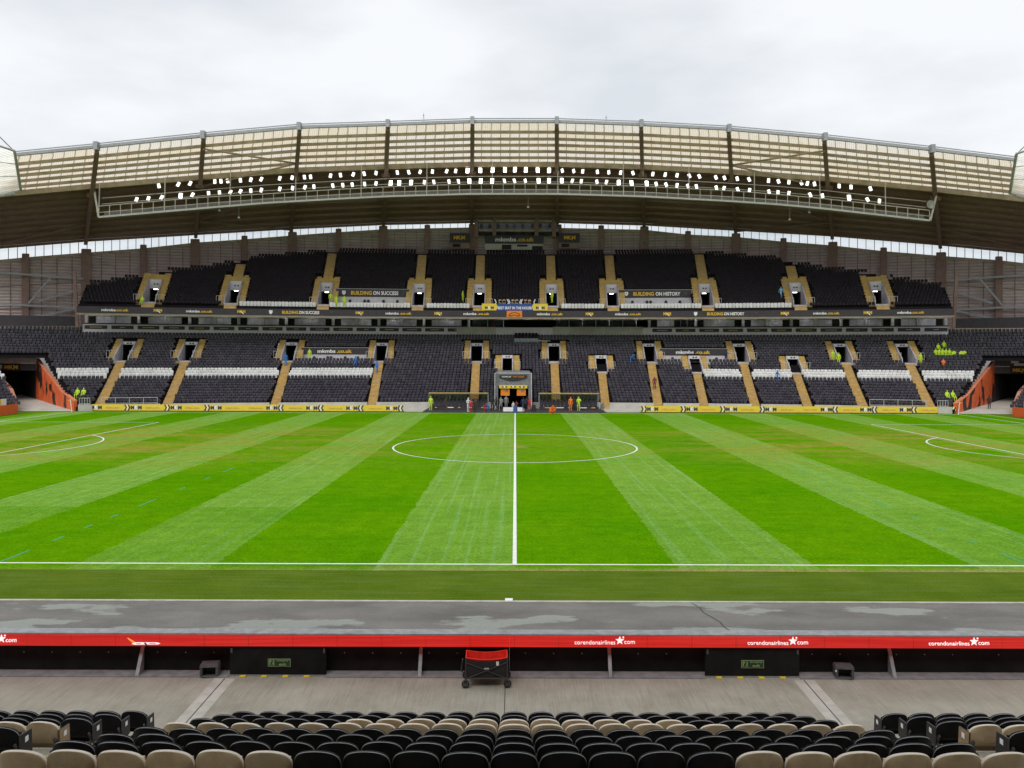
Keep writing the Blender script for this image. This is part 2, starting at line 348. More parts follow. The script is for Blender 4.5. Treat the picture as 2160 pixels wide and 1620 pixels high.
def led(name):
    m,N,L,b=nodes_of(name); p=pos(N); s=N.new('ShaderNodeSeparateXYZ'); L.new(p,s.inputs[0])
    gx=vmath(N,L,'LESS_THAN',vmath(N,L,'PINGPONG',s.outputs[0],0.0165),0.005)
    gz=vmath(N,L,'LESS_THAN',vmath(N,L,'PINGPONG',s.outputs[2],0.0165),0.005)
    g=vmath(N,L,'MAXIMUM',gx,gz)
    n=noise(N,L,p,1.3,2,0.5,(0.5,1,20)); k=ramp(N,L,n,0.35,0.65,(0.78,0.006,0.004),(0.98,0.026,0.014))
    c=mixc(N,L,vmath(N,L,'MULTIPLY',g,0.45),k,(0.30,0.0,0.0))
    c=mixc(N,L,vmath(N,L,'MULTIPLY',vmath(N,L,'LESS_THAN',vmath(N,L,'PINGPONG',s.outputs[0],0.48),0.006),0.6),c,(0.10,0.0,0.0))
    b.inputs['Base Color'].default_value=(0.03,0.02,0.02,1); L.new(c,b.inputs['Emission Color'])
    b.inputs['Emission Strength'].default_value=0.62; b.inputs['Roughness'].default_value=0.4; return m
M['led_red']=led('red_led_display')
M['led_white']=emis('white_led_text',(0.95,0.85,0.86),0.62)
M['line']=mat('line_paint',(0.72,0.76,0.70),0.8,var=0.12,scale=4)
M['line_cyan']=mat('faded_cyan_paint',(0.05,0.31,0.11),0.8,var=0.3,scale=5)
M['lamp']=emis('lamp_face',(1.0,0.98,0.93),1.5)
M['lamp_hot']=emis('lamp_face_full',(1.0,1.0,0.88),5.0)
M['tube_light']=emis('tube_light',(1.0,0.97,0.95),6.0)
M['cart_red']=mat('cart_red_fabric',(0.72,0.025,0.010),0.75,var=0.2,scale=12,bump=0.2,bscale=50)
M['cart_black']=mat('cart_black_fabric',(0.022,0.018,0.020),0.8,var=0.3,scale=12,bump=0.2,bscale=50)
M['tyre']=mat('tyre_rubber',(0.02,0.02,0.02),0.7,scale=20)
M['exit_green']=mat('exit_sign_dark_green',(0.02,0.055,0.02),0.5)
M['exit_glow']=mat('exit_sign_pale_green',(0.24,0.33,0.15),0.5)
M['panel_black']=mat('black_board_panel',(0.012,0.011,0.011),0.75,var=0.4,scale=2.5,dirt=(0.022,0.020,0.019),spec=0.15)
M['plastic_grey']=mat('grey_plastic',(0.085,0.080,0.082),0.55,scale=6)

# ------------------------------------------------------------------ text and people, made while the scene is still empty
TXT={}
def text_mesh(s, bold=0.0):
    key=(s,bold)
    if key in TXT: return TXT[key]
    cu=bpy.data.curves.new('t','FONT'); cu.body=s; cu.size=1; cu.resolution_u=3; cu.offset=bold; cu.extrude=0.03
    ob=bpy.data.objects.new('t',cu); COL.objects.link(ob); bpy.context.view_layer.update()
    me=bpy.data.meshes.new_from_object(ob.evaluated_get(bpy.context.evaluated_depsgraph_get()))
    bpy.data.objects.remove(ob)
    co=np.empty(len(me.vertices)*3); me.vertices.foreach_get('co',co); co=co.reshape(-1,3)
    mn,mx=co.min(0),co.max(0); co-= (mn+mx)/2; co[:,0]/=(mx-mn)[0]; co[:,1]/=(mx-mn)[1]
    me.vertices.foreach_set('co',co.ravel()); me.materials.clear(); TXT[key]=me; return me
def text(s, w, h, material, parent, loc, rz=0.0, bold=0.03, name='lettering', depth=0.3):
    """upright lettering facing -y of its parent, centred at loc, w by h metres"""
    src=text_mesh(s,bold); key=(s,bold,material.name)
    if key not in TXT:
        me=src.copy(); me.materials.append(material); TXT[key]=me
    return inst(name,TXT[key],parent,loc,rot=(math.pi/2,0,rz),scale=(w,h,depth))
for s_,b_ in (('mkmbs',0.03),('.co.uk',0.03),('MKM',0.045),('BUILDING',0.03),('ON SUCCESS',0.03),('ON HISTORY',0.03),('BEST SEAT IN THE HOUSE',0.03),
          ('corendonairlines',-0.008),('com',-0.008),('mkm.com',0.02),('M',0.06),('K',0.06),('HOME OF',0.04),('THE TIGERS',0.04),('emergency',0.01),('exit',0.03)):
    text_mesh(s_,b_)

def body_mesh(pose):
    """one continuous figure grown from a skeleton; material slots: 0 top, 1 legs, 2 skin, 3 hair, 4 shoes"""
    hip=0.93; lean=0.0
    J={}
    def j(n,p,r,c): J[n]=(Vector(p),r,c)
    j('pelvis',(0,0,.95),.125,1); j('waist',(0,0,1.10),.12,0); j('chest',(0,.01,1.32),.145,0); j('neck',(0,.0,1.50),.058,2)
    j('chin',(0,-.02,1.58),.072,2); j('skull',(0,0.0,1.68),.098,2); j('crown',(0,.01,1.735),.085,3)
    for sd,s in (('l',-1),('r',1)):
        j('sh'+sd,(s*.19,.01,1.42),.072,0); j('el'+sd,(s*.25,.03,1.14),.050,0); j('wr'+sd,(s*.26,-.06,.90),.036,2); j('ha'+sd,(s*.255,-.09,.81),.036,2)
        j('th'+sd,(s*.095,0,.88),.095,1); j('kn'+sd,(s*.11,-.02,.50),.066,1); j('an'+sd,(s*.115,.03,.10),.046,1); j('to'+sd,(s*.125,-.13,.045),.042,4)
    def mv(names,d):
        for n in names: p,r,c=J[n]; J[n]=(p+Vector(d),r,c)
    def setp(n,p): _,r,c=J[n]; J[n]=(Vector(p),r,c)
    up=['waist','chest','neck','chin','skull','crown','shl','ell','wrl','hal','shr','elr','wrr','har']
    if pose=='walk':
        setp('knl',(-.10,-.22,.52)); setp('anl',(-.10,-.24,.12)); setp('tol',(-.10,-.40,.06)); setp('knr',(.10,.05,.49)); setp('anr',(.10,.30,.14)); setp('tor',(.10,.18,.045))
        setp('ell',(-.25,.16,1.16)); setp('wrl',(-.25,.16,.93)); setp('hal',(-.24,.14,.85)); setp('elr',(.25,-.10,1.16)); setp('wrr',(.22,-.28,1.0)); setp('har',(.21,-.34,.95))
    if pose=='arm':
        setp('elr',(.34,-.10,1.22)); setp('wrr',(.30,-.34,1.24)); setp('har',(.28,-.42,1.27)); setp('ell',(-.30,.0,1.16)); setp('wrl',(-.14,-.20,1.12)); setp('hal',(-.06,-.22,1.12))
    if pose=='sit':
        for sd,s in (('l',-1),('r',1)):
            setp('th'+sd,(s*.10,-.06,.92)); setp('kn'+sd,(s*.13,-.44,.93)); setp('an'+sd,(s*.13,-.42,.54)); setp('to'+sd,(s*.14,-.58,.49)); setp('el'+sd,(s*.26,-.06,1.16)); setp('wr'+sd,(s*.16,-.30,1.04)); setp('ha'+sd,(s*.12,-.37,1.02))
        for n in J: p,r,c=J[n]; J[n]=(p-Vector((0,0,.45)),r,c)
    if pose=='crouch':
        for n in up: p,r,c=J[n]; q=p-Vector((0,0,.95)); a=.55; J[n]=(Vector((q.x,q.y*math.cos(a)-q.z*math.sin(a),.95+q.y*math.sin(a)+q.z*math.cos(a))),r,c)
        for sd,s in (('l',-1),('r',1)):
            setp('th'+sd,(s*.11,-.05,.90)); setp('kn'+sd,(s*.17,-.42,.98)); setp('an'+sd,(s*.15,-.14,.63)); setp('to'+sd,(s*.16,-.30,.58))
            setp('wr'+sd,(s*.15,-.62,1.10)); setp('ha'+sd,(s*.12,-.66,1.02))
        for n in J: p,r,c=J[n]; J[n]=(p-Vector((0,0,.535)),r,c)
    if pose=='bend':
        for n in up: p,r,c=J[n]; q=p-Vector((0,0,.95)); a=1.0; J[n]=(Vector((q.x,q.y*math.cos(a)-q.z*math.sin(a),.95+q.y*math.sin(a)+q.z*math.cos(a))),r,c)
        for sd,s in (('l',-1),('r',1)): setp('wr'+sd,(s*.16,-.55,.78)); setp('ha'+sd,(s*.14,-.58,.70))
    E=[('pelvis','waist'),('waist','chest'),('chest','neck'),('neck','chin'),('chin','skull'),('skull','crown')]
    for sd in 'lr': E+=[('chest','sh'+sd),('sh'+sd,'el'+sd),('el'+sd,'wr'+sd),('wr'+sd,'ha'+sd),('pelvis','th'+sd),('th'+sd,'kn'+sd),('kn'+sd,'an'+sd),('an'+sd,'to'+sd)]
    nm=list(J); me=bpy.data.meshes.new('b'); me.from_pydata([tuple(J[n][0]) for n in nm],[(nm.index(a),nm.index(b)) for a,b in E],[])
    ob=bpy.data.objects.new('b',me); COL.objects.link(ob)
    ob.modifiers.new('s','SKIN'); sub=ob.modifiers.new('u','SUBSURF'); sub.levels=1
    for i,n in enumerate(nm): me.skin_vertices[0].data[i].radius=(J[n][1],J[n][1])
    me.skin_vertices[0].data[0].use_root=True
    bpy.context.view_layer.update()
    out=bpy.data.meshes.new_from_object(ob.evaluated_get(bpy.context.evaluated_depsgraph_get())); bpy.data.objects.remove(ob)
    segs=[(J[a][0],J[b][0],J[a][2],J[b][2]) for a,b in E]; idx=[]
    for p in out.polygons:
        c=p.center; best=9; mi=0
        for a,b,ca,cb in segs:
            ab=b-a; t=max(0,min(1,(c-a).dot(ab)/max(ab.length_squared,1e-9))); d=(c-a-ab*t).length
            if d<best: best=d; mi=ca if t<.5 else cb
        idx.append(mi)
    out.polygons.foreach_set('material_index',idx); out.polygons.foreach_set('use_smooth',[True]*len(idx)); out.materials.clear()
    return out
BODY={p:body_mesh(p) for p in ('stand','walk','arm','sit','crouch','bend')}
def person(label, loc, pose, top, legs, rz=0.0, h=1.0, group=None, hair='hair'):
    me=BODY[pose].copy()
    for k in (top,legs,'skin',hair,'shoe'): me.materials.append(M[k])
    o=inst('person',me,None,loc,rz,scale=(h,h,h)); return tag(o,label,'person',group)

# ------------------------------------------------------------------ plan of the far stand: rows on arcs about C, tighter beyond TH0
CY=-86.5; R0=190.0; TH0=0.285; RC=70.0
def hz(u): return 747+0.003*(u-1087)
def at(u,v,y): return Vector(((u-1087)*y/K, y, EYE-(v-hz(u))*y/K))
def zat(u,v,y): return EYE-(v-hz(u))*y/K
def Pc(phi,d): r=R0+d; return Vector((r*math.sin(phi), CY+r*math.cos(phi), 0))
def Pl(phi,d):
    if abs(phi)<=TH0: return Pc(phi,d)
    s=1 if phi>0 else -1
    cx,cy=(R0-RC)*math.sin(TH0)*s, CY+(R0-RC)*math.cos(TH0)
    return Vector((cx+(RC+d)*math.sin(phi), cy+(RC+d)*math.cos(phi), 0))
def phi_at(u,d,fn=Pc):
    k=(u-1087)/K; a,b=-1.1,1.1
    for _ in range(50):
        c=(a+b)/2; p=fn(c,d)
        if p.x/p.y<k: a=c
        else: b=c
    return (a+b)/2
def proj(p): u=1087+K*p.x/p.y; return u, hz(u)-(p.z-EYE)*K/p.y
def Z(p,z): return Vector((p.x,p.y,z))
DR=0.76
def zl(i): return 0.5+0.29*i+0.00185*i*(i-1)      # lower tier tread heights
def zu(i): return 13.7+0.497*i                     # upper tier tread heights
DU0=14.5; NL=27; NU=21
def lerp(tab,x):
    if x<=tab[0][0]: return tab[0][1]
    for (a,b),(c,d) in zip(tab,tab[1:]):
        if x<=c: return b+(d-b)*(x-a)/(c-a)
    return tab[-1][1]
# ------------------------------------------------------------------ setting: ground, pitch, aprons, markings
def struct(name, x0,x1,y0,y1,z,material,parent=None):
    mb=MB(); mb.quad((x0,y0,z),(x1,y0,z),(x1,y1,z),(x0,y1,z)); o=mb.build(name,material,parent)
    if parent is None: o['kind']='structure'
    return o
struct('ground',-2500,2500,-2500,2500,-0.05,mat('ground_tarmac',(0.12,0.12,0.115),0.9,scale=0.2))
pitch=struct('pitch',-56.2,56.2,25.8,95.2,0.0,M['grass'])
mb=MB()
mb.quad((-70,22.67,-.004),(70,22.67,-.004),(70,25.8,-.004),(-70,25.8,-.004))
for s in (-1,1): mb.quad((s*56.2,25.8,-.004),(s*70,25.8,-.004),(s*70,99.5,-.004),(s*56.2,99.5,-.004))
mb.quad((-56.2,95.2,-.004),(56.2,95.2,-.004),(56.2,96.7,-.004),(-56.2,96.7,-.004))
o=mb.build('turf_apron',M['turf']); o['kind']='structure'
mb=MB(); mb.box(-70,70,22.55,22.67,-.04,.012); o=mb.build('edging_strip',M['concrete_pale']); o['kind']='structure'
road=struct('perimeter_path',-70,70,17.72,22.55,-.008,M['tarmac'])
mb=MB()   # the cracked joint across the path
for k in range(12):
    t=k/12; a=(5.0+1.05*t+0.05*math.sin(k*2.1),22.5-4.7*t,-.004); t2=(k+1)/12; b=(5.0+1.05*t2+0.05*math.sin((k+1)*2.1),22.5-4.7*t2,-.004)
    mb.quad((a[0]-.02,a[1],-.004),(a[0]+.02,a[1],-.004),(b[0]+.02,b[1],-.004),(b[0]-.02,b[1],-.004))
mb.build('joint',M['steel_dark'],road)
mb=MB(); mb.quad((-70,96.7,-.012),(70,96.7,-.012),(70,130,-.012),(-70,130,-.012)); o=mb.build('touchline_path',M['wallw']); o['kind']='structure'
mb=MB(); mb.box(-11.2,11.0,95.25,102.9,-.02,.02); o=mb.build('technical_area_mat',M['mat_black']); o['kind']='structure'
mb=MB(); mb.box(-0.27,-0.05,22.60,22.82,0.0,.03); o=tag(mb.build('drain_cover',M['ink_white']),'small white cover lying at the edge of the artificial turf','cover')

def line_seg(name,a,b,w=.12,m='line',z=.004):
    mb=MB(); a=Vector(a); b=Vector(b); d=(b-a).normalized(); n=Vector((-d.y,d.x,0))*w/2
    mb.quad(Z(a-n,z),Z(b-n,z),Z(b+n,z),Z(a+n,z)); return mb.build(name,M[m],pitch)
def line_arc(name,cx,cy,r,a0,a1,w=.12):
    mb=MB(); n=96
    for k in range(n):
        t0=a0+(a1-a0)*k/n; t1=a0+(a1-a0)*(k+1)/n
        q=[(cx+(r+s*w/2)*math.cos(t),cy+(r+s*w/2)*math.sin(t),.008) for s,t in ((-1,t0),(1,t0),(1,t1),(-1,t1))]
        mb.quad(*q)
    return mb.build(name,M['line'],pitch)
YC=60.6; YN=26.6; YF=94.6; XE=52.5
line_seg('touchline',(-XE,YN,0),(XE,YN,0)); line_seg('touchline',(-XE,YF,0),(XE,YF,0))
line_seg('halfway_line',(0,YN+.06,0),(0,YF-.06,0),.14)
line_arc('centre_circle',0,YC,9.15,0,2*math.pi)
for s in (-1,1):
    line_seg('goal_line',(s*XE,YN,0),(s*XE,YF,0),z=.006)
    xb=s*(XE-16.5); line_seg('penalty_area_line',(xb,YC-20.16,0),(xb,YC+20.16,0))
    for t in (-1,1): line_seg('penalty_area_line',(xb,YC+t*20.16,0),(s*XE,YC+t*20.16,0),z=.006)
    a=math.acos(5.5/9.15); c=math.pi if s>0 else 0
    line_arc('penalty_arc',s*(XE-11),YC,9.15,c-a,c+a)
    for y,l in ((27.5,1.6),(30.1,.7),(32.2,.6),(34.3,.7),(37.4,1.8),(41.3,.8),(44.7,.7),(48,1.8),(52.3,.7),(55.2,.6),(62.5,1.2)):
        line_seg('faded_rugby_mark',(s*17.2,y-l/2,0),(s*17.2,y+l/2,0),.10,'line_cyan')

# corner flags
for s,l in ((-1,'white corner flag pole with orange flag leaning before a tunnel with nobody in it'),(1,'white corner flag pole by the tunnel where a person in black walks')):
    f=thing('corner_flag',l,'corner flag',(s*XE,YF,0),0)
    mb=MB(); mb.tube((0,0,0),(-.18 if s<0 else .12,0,1.5),.035,8); mb.build('pole',M['ink_white'],f)
    mb=MB(); mb.prism([(-.18 if s<0 else .12,0,1.5),(-.62 if s<0 else .5,0,1.42),(-.16 if s<0 else .10,0,1.15)],(0,.02,0)); mb.build('flag',M['ink_orange'],f)

# ------------------------------------------------------------------ near stand: concourse floor, stepped terrace, back wall and roof behind the photographer
concourse=struct('concourse_floor',-40,40,13.2,17.72,-.004,M['concrete'])
mb=MB()
mb.quad((-.2,13.2,.0),(-.185,13.2,.0),(-.185,17.2,.0),(-.2,17.2,.0))
for s in (-1,1): mb.quad((s*11.2,13.2,0),(s*11.218,13.2,0),(s*11.218,17.2,0),(s*11.2,17.2,0))
mb.build('joint',M['steel_dark'],concourse)
for s in (-1,1):
    mb=MB()
    for a,b in ((5.98,6.19),(6.215,6.42)): mb.quad((s*a,12.9,.0),(s*b,12.9,.0),(s*(b+.03),17.2,.0),(s*(a+.03),17.2,.0))
    mb.build('pale_strip',M['concrete_pale'],concourse)
    mb=MB(); mb.quad((s*6.19,12.9,-.001),(s*6.215,12.9,-.001),(s*6.245,17.2,-.001),(s*6.22,17.2,-.001)); mb.build('joint',M['steel_dark'],concourse)
NY0=13.9; ND=0.9; NR=0.35
def ny(i): return NY0-ND*i
stand=thing('near_stand','bare concrete terrace rising from the walkway under the black and cream seats','stand',(0,13.8,0))
for i in range(1,34):
    mb=MB(); yb=ny(i)+.8
    mb.box(-40,40,yb-ND,yb,NR*(i-1)-.15 if i>1 else -.02,NR*i); o=mb.build('terrace_step',M['concrete'],stand); o.matrix_parent_inverse=Matrix.Translation((0,-13.8,0))
for s in (-1,1):
    for i in range(1,9):
        mb=MB(); yb=ny(i)+.8; mb.box(s*5.1,s*6.3,yb,yb+.38,NR*(i-1),NR*(i-1)+NR/2); o=mb.build('aisle_step',M['concrete_pale'],stand); o.matrix_parent_inverse=Matrix.Translation((0,-13.8,0))
mb=MB(); mb.box(-60,60,-17.2,-16.9,0,24); o=mb.build('back_wall',M['terrace'],stand); o.matrix_parent_inverse=Matrix.Translation((0,-13.8,0))
mb=MB(); mb.hexa([(-60,-19,22.5),(60,-19,22.5),(60,-2,24.4),(-60,-2,24.4)],[(-60,-19,22.9),(60,-19,22.9),(60,-2,24.8),(-60,-2,24.8)]); o=mb.build('roof',M['roof_under'],stand); o.matrix_parent_inverse=Matrix.Translation((0,-13.8,0))
mb=MB()
for x in np.arange(-54,55,9.0): mb.beam((x,-18.9,21.9),(x,-2.1,23.9),.35,.9)
for x in np.arange(-54,55,9.0): mb.beam((x,-16.5,0),(x,-16.5,22.4),.4,.4)
o=mb.build('roof_frame',M['steel_brown'],stand); o.matrix_parent_inverse=Matrix.Translation((0,-13.8,0))

# ------------------------------------------------------------------ near seats
SW=0.4735
def seat_outline(n=26,w=.230,h0=0.0,h1=.345):
    """back outline seen from behind: straight sides running into a flat arch"""
    pts=[(-w*.93,h0)]
    for k in range(n+1):
        t=math.pi*(1-k/n); c,s=math.cos(t),math.sin(t)
        x=w*math.copysign(abs(c)**0.94,c); z=h1-.205+.205*abs(s)**0.80
        pts.append((x,z))
    pts.append((w*.93,h0)); return pts
def seat_back_mesh(material,rim=(4,7)):
    """shell of the backrest: dished panel with a forward-turned rim (rear faces -y)"""
    o=seat_outline(); n=len(o); cz=.16; rings=[]
    for sc_,y in ((.02,-.006),(.45,-.006),(.82,-.003),(.965,.0),(.990,.004),(1.0,.014),(1.004,.034),(.997,.040),(.965,.036),(.94,.018),(.5,.012),(.02,.010)):
        ring=[]
        for x,z in o:
            xx=x*sc_; zz=cz+(z-cz)*sc_
            yy=y+.095*abs(xx/.230)**2.2-0.10*(zz-.0)     # curved round the sitter and leaning back
            ring.append((xx,yy,zz))
        rings.append(ring)
    vs=[p for r in rings for p in r]; fs=[]
    for k in range(len(rings)-1):
        for i in range(n):
            a=k*n+i; b=k*n+(i+1)%n; fs.append((a,b,b+n,a+n))
    fs.append(tuple(range(n))); fs.append(tuple(len(vs)-n+i for i in range(n-1,-1,-1)))
    mb=MB(); mb.add(vs,fs)
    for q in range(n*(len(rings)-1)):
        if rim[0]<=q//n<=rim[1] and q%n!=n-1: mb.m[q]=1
    me=mb.mesh('backrest',material,True); me.set_sharp_from_angle(angle=math.radians(32)); return me
def seat_pan_mesh(material):
    mb=MB(); w=.195; pr=[(.085,-.06),(.125,-.075),(.175,.02),(.190,.14),(.180,.20),(.155,.20),(.140,.14),(.125,.02)]
    n=len(pr); vs=[(sx*w*(1-.10*(z>.25)),y,z) for sx in (-1,-.5,.5,1) for y,z in pr]; fs=[]
    for k in range(3):
        for i in range(n): a=k*n+i; b=k*n+(i+1)%n; fs.append((a,b,b+n,a+n))
    fs.append(tuple(range(n))); fs.append(tuple(3*n+i for i in range(n)))
    mb.add(vs,fs); return mb.mesh('seat_pan',material,False)
def bracket_mesh():
    mb=MB()
    for s in (-1,1):
        mb.beam((s*.205,-.10,-.22),(s*.205,.10,-.03),.022,.05); mb.beam((s*.205,.10,-.05),(s*.205,.02,.10),.022,.04)
        mb.tube((s*.19,.11,-.03),(s*.235,.11,-.03),.028,8)
    mb.box(-.23,.23,-.115,-.095,-.30,-.20); mb.beam((-.215,-.10,-.22),(.215,-.10,-.22),.03,.03)
    return mb.mesh('bracket',M['steel_dark'])
def end_panel_mesh(material):
    mb=MB(); q=[(0,.02,-.10),(0,.27,-.08),(0,.25,.21),(0,.0,.235)]; mb.prism(q,(.016,0,0),0)
    for a,b in zip(q,q[1:]+q[:1]): mb.beam(Vector(a)+Vector((.008,0,0)),Vector(b)+Vector((.008,0,0)),.013,.012,1)
    return mb.mesh('end_panel',[material,M['plastic_grey']])
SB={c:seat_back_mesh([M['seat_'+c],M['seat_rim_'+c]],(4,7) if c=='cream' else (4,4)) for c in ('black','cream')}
SP={c:seat_pan_mesh(M['seat_'+c]) for c in ('black','cream')}
mbb=MB(); mbb.tube((0,-.012,0),(0,.004,0),.009,8); BOLT=mbb.mesh('fixing_bolt',M['ink_black']); BR=bracket_mesh(); EP={'black':end_panel_mesh(M['seat_end']),'cream':end_panel_mesh(M['seat_end_cream'])}
mbt=MB(); mbt.box(.018,.023,.10,.17,.10,.17); TAG=mbt.mesh('row_tag',M['ink_white'])
ORD=['front','second','third','fourth','fifth','sixth','seventh','eighth']
def nth(k): return f"{k}{'th' if 10<k%100<20 else {1:'st',2:'nd',3:'rd'}.get(k%10,'th')}"
def near_seat(x,i,col,block,end=0,k=0):
    lab=f'{col} seat, {ORD[i]} row up, {nth(k+1)} from the aisle, {block}'
    if block=='middle block': lab=f'{col} folding seat, {ORD[i]} row up, middle block, {nth(k+1)} from the aisle under the aircraft advert'
    t=tag(empty('stadium_seat',(x,ny(i),NR*i+.43),R_.uniform(-.012,.012)),lab,'seat',f'{col} folding seats of the near stand')
    b=inst('backrest',SB[col],t,(0,0,0)); b.rotation_euler=(R_.uniform(-.025,.025),0,R_.uniform(-.012,.012)); b.scale=(1,1,R_.uniform(.985,1.012))
    p=inst('seat_pan',SP[col],t); p.rotation_euler=(R_.uniform(-.05,.02),0,0)
    inst('bracket',BR,t)
    if i==7 or (end and col=='cream'):
        for s_ in (-1,1): inst('fixing_bolt',BOLT,b,(s_*.19,.027,.085))
    if end:
        e=inst('end_panel',EP[col],t,((.230 if end>0 else -.246),.07,-.04)); inst('row_tag',TAG,e,(0 if end>0 else -.025,0,0))
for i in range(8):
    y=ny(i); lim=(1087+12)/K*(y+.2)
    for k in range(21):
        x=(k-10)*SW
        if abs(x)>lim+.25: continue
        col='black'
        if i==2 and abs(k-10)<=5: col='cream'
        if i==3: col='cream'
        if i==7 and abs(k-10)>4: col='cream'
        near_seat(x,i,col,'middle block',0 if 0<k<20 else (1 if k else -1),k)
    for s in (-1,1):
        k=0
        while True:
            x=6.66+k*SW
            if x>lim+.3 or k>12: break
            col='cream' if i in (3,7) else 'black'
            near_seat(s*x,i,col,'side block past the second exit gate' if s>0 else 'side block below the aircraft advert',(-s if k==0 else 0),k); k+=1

# ------------------------------------------------------------------ perimeter LED boards in front of the walkway
XS=[-13.0,-8.2,-6.18,-4.09,-.11,4.15,6.19,10.3,15]
for a,b in zip(XS,XS[1:]):
    gate=abs((a+b)/2) < 6 and (b-a)<2.3
    if gate: lab='black gate board with green exit sign, '+('between the aircraft advert and the wagon' if a<0 else 'below the cracked joint in the path')
    elif b<-7: lab='black perimeter board with small aircraft picture on its red display'
    elif b<-5: lab='short plain red display board behind a grey box, beside the aircraft picture'
    elif b<0: lab='black perimeter board with plain red display behind the wagon'
    elif b<5: lab='red display board with web address between the wagon and an exit gate'
    else: lab='red display board with web address '+('behind the grey box past the exit gate' if b<12 else 'at the far end beyond the last support')
    t=thing('perimeter_board',lab,'board',((a+b)/2,17.5,0)); w=(b-a)/2-.0015
    y0=-.15 if gate else .08
    mb=MB(); mb.box(-w-(.09 if a in (-4.09,6.19) else 0),w+(.09 if b in (-6.18,4.15) else 0),y0,y0+.07,.023 if gate else .026,.66); mb.build('panel',M['panel_black'],t)
    mb=MB(); mb.box(-w,w,-.20,.0,.655,.905); mb.build('display',M['led_red'],t)
    mb=MB(); mb.box(-w,w,-.205,.10,.907,.935); mb.box(-w,w,.005,.10,.67,.905); mb.build('cap',M['steel_grey'],t)
    if not gate:
        mb=MB(); mb.box(-w,w,-.25,.18,0.0,.025); mb.build('base_plate',M['steel_grey'],t)
        mb=MB()
        for k in range(int((b-a)/.62)): mb.tube((-w+.35+k*.62,.08,.42),(-w+.35+k*.62,.066,.42),.012,8)
        mb.build('bolt',M['steel_grey'],t)
        px=[x for x in (-8.16,-2.05,2.08,8.23) if a<x<b]
        for x in px:
            mb=MB(); xl=x-(a+b)/2
            mb.prism([(xl-.012,-.22,.025),(xl-.012,.08,.025),(xl-.012,.08,.58)],(.024,0,0)); mb.beam((xl,-.23,.02),(xl,.06,.58),.075,.03); mb.build('support',M['steel_grey'],t)
    else:
        e=MB(); e.box(-.245,.245,-.165,-.152,.20,.37); ex=e.build('exit_sign',M['exit_glow'],t,((.03 if a<0 else .0),0,0))
        e=MB(); e.box(-.233,.233,-.1665,-.16,.212,.358); e.build('sign_face',M['exit_green'],ex)
        e=MB(); e.box(-.222,-.105,-.1675,-.162,.225,.345); e.build('pictogram_panel',M['exit_glow'],ex)
        text('emergency',.26,.045,M['exit_glow'],ex,(.075,-.171,.325),bold=.01); text('exit',.16,.065,M['exit_glow'],ex,(.075,-.171,.255),bold=.03)
        e=MB(); e.tube((-.15,-.166,.33),(-.15,-.172,.33),.017,10); e.beam((-.15,-.168,.31),(-.17,-.168,.26),.004,.03,up=(1,0,0)); e.beam((-.17,-.168,.26),(-.20,-.168,.225),.004,.018,up=(1,0,0)); e.beam((-.17,-.168,.26),(-.13,-.168,.235),.004,.018,up=(1,0,0)); e.beam((-.15,-.168,.305),(-.195,-.168,.285),.004,.015,up=(1,0,0)); e.build('running_figure',M['exit_green'],ex)
        e=MB(); e.box(-w,w,-.17,.1,0,.022); e.build('threshold',M['steel_grey'],t)
        for k in range(4): e=MB(); e.box(-.80+k*.46,-.68+k*.46,-.26,-.175,0,.024); e.build('yellow_mark',M['board_yellow'],t)
        for s in (-1,1): e=MB(); e.box(s*(w-.04)-.02,s*(w-.04)+.02,-.17,-.15,.50,.60); e.build('latch',M['plastic_grey'],t)
def board_of(x): return next(o for o in COL.objects if o.name.startswith('perimeter_board') and abs(o.location.x-x)<=[ (b-a)/2 for a,b in zip(XS,XS[1:]) if abs((a+b)/2-o.location.x)<1e-3][0])
def star(n=5,r=.10,q=.42): return [((r if k%2==0 else r*q)*math.sin(math.pi*k/n),0,(r if k%2==0 else r*q)*math.cos(math.pi*k/n)) for k in range(2*n)]
for u in (1278,1643,2025,-26):
    x=(u-1087)*17.3/K; bd=board_of(x); xl=x-bd.location.x; zc=.775
    text('corendonairlines',.88,.085,M['led_white'],bd,(xl-.22,-.206,zc-.01),bold=-.008)
    mb=MB(); mb.prism([(xl+.32+p[0],-.208,zc+.03+p[2]) for p in star()],(0,.006,0)); mb.tube((xl+.395,-.202,zc+.10),(xl+.395,-.208,zc+.10),.020,8); mb.build('star_emblem',M['led_white'],bd)
    text('com',.23,.062,M['led_white'],bd,(xl+.53,-.206,zc-.01),bold=-.008)
bd=board_of(-8.0); bd=board_of(-8.6); mb=MB(); xl=(305-1087)*17.3/K-bd.location.x
# aircraft picture on the display
mb.prism([(xl-.26,-.208,.70),(xl-.20,-.208,.735),(xl+.28,-.208,.735),(xl+.36,-.208,.715),(xl+.33,-.208,.695),(xl-.18,-.208,.685)],(0,.006,0)); mb.build('aircraft_picture',M['led_white'],bd)
mb=MB(); mb.prism([(xl-.24,-.2085,.725),(xl-.36,-.2085,.83),(xl-.33,-.2085,.83),(xl-.17,-.2085,.735)],(0,.006,0)); mb.build('tail_picture',emis('led_orange',(0.9,0.25,0.05),0.8),bd)
mb=MB(); mb.prism([(xl+.0,-.2095,.73),(xl+.05,-.2095,.73),(xl+.10,-.2095,.66),(xl+.06,-.2095,.66)],(0,.006,0)); mb.prism([(xl-.16,-.2095,.715),(xl-.06,-.2095,.715),(xl-.06,-.2095,.703),(xl-.16,-.2095,.703)],(0,.004,0)); mb.prism([(xl+.12,-.2095,.722),(xl+.26,-.2095,.722),(xl+.26,-.2095,.71),(xl+.12,-.2095,.71)],(0,.004,0)); mb.build('wing_picture',M['ink_navy'],bd)

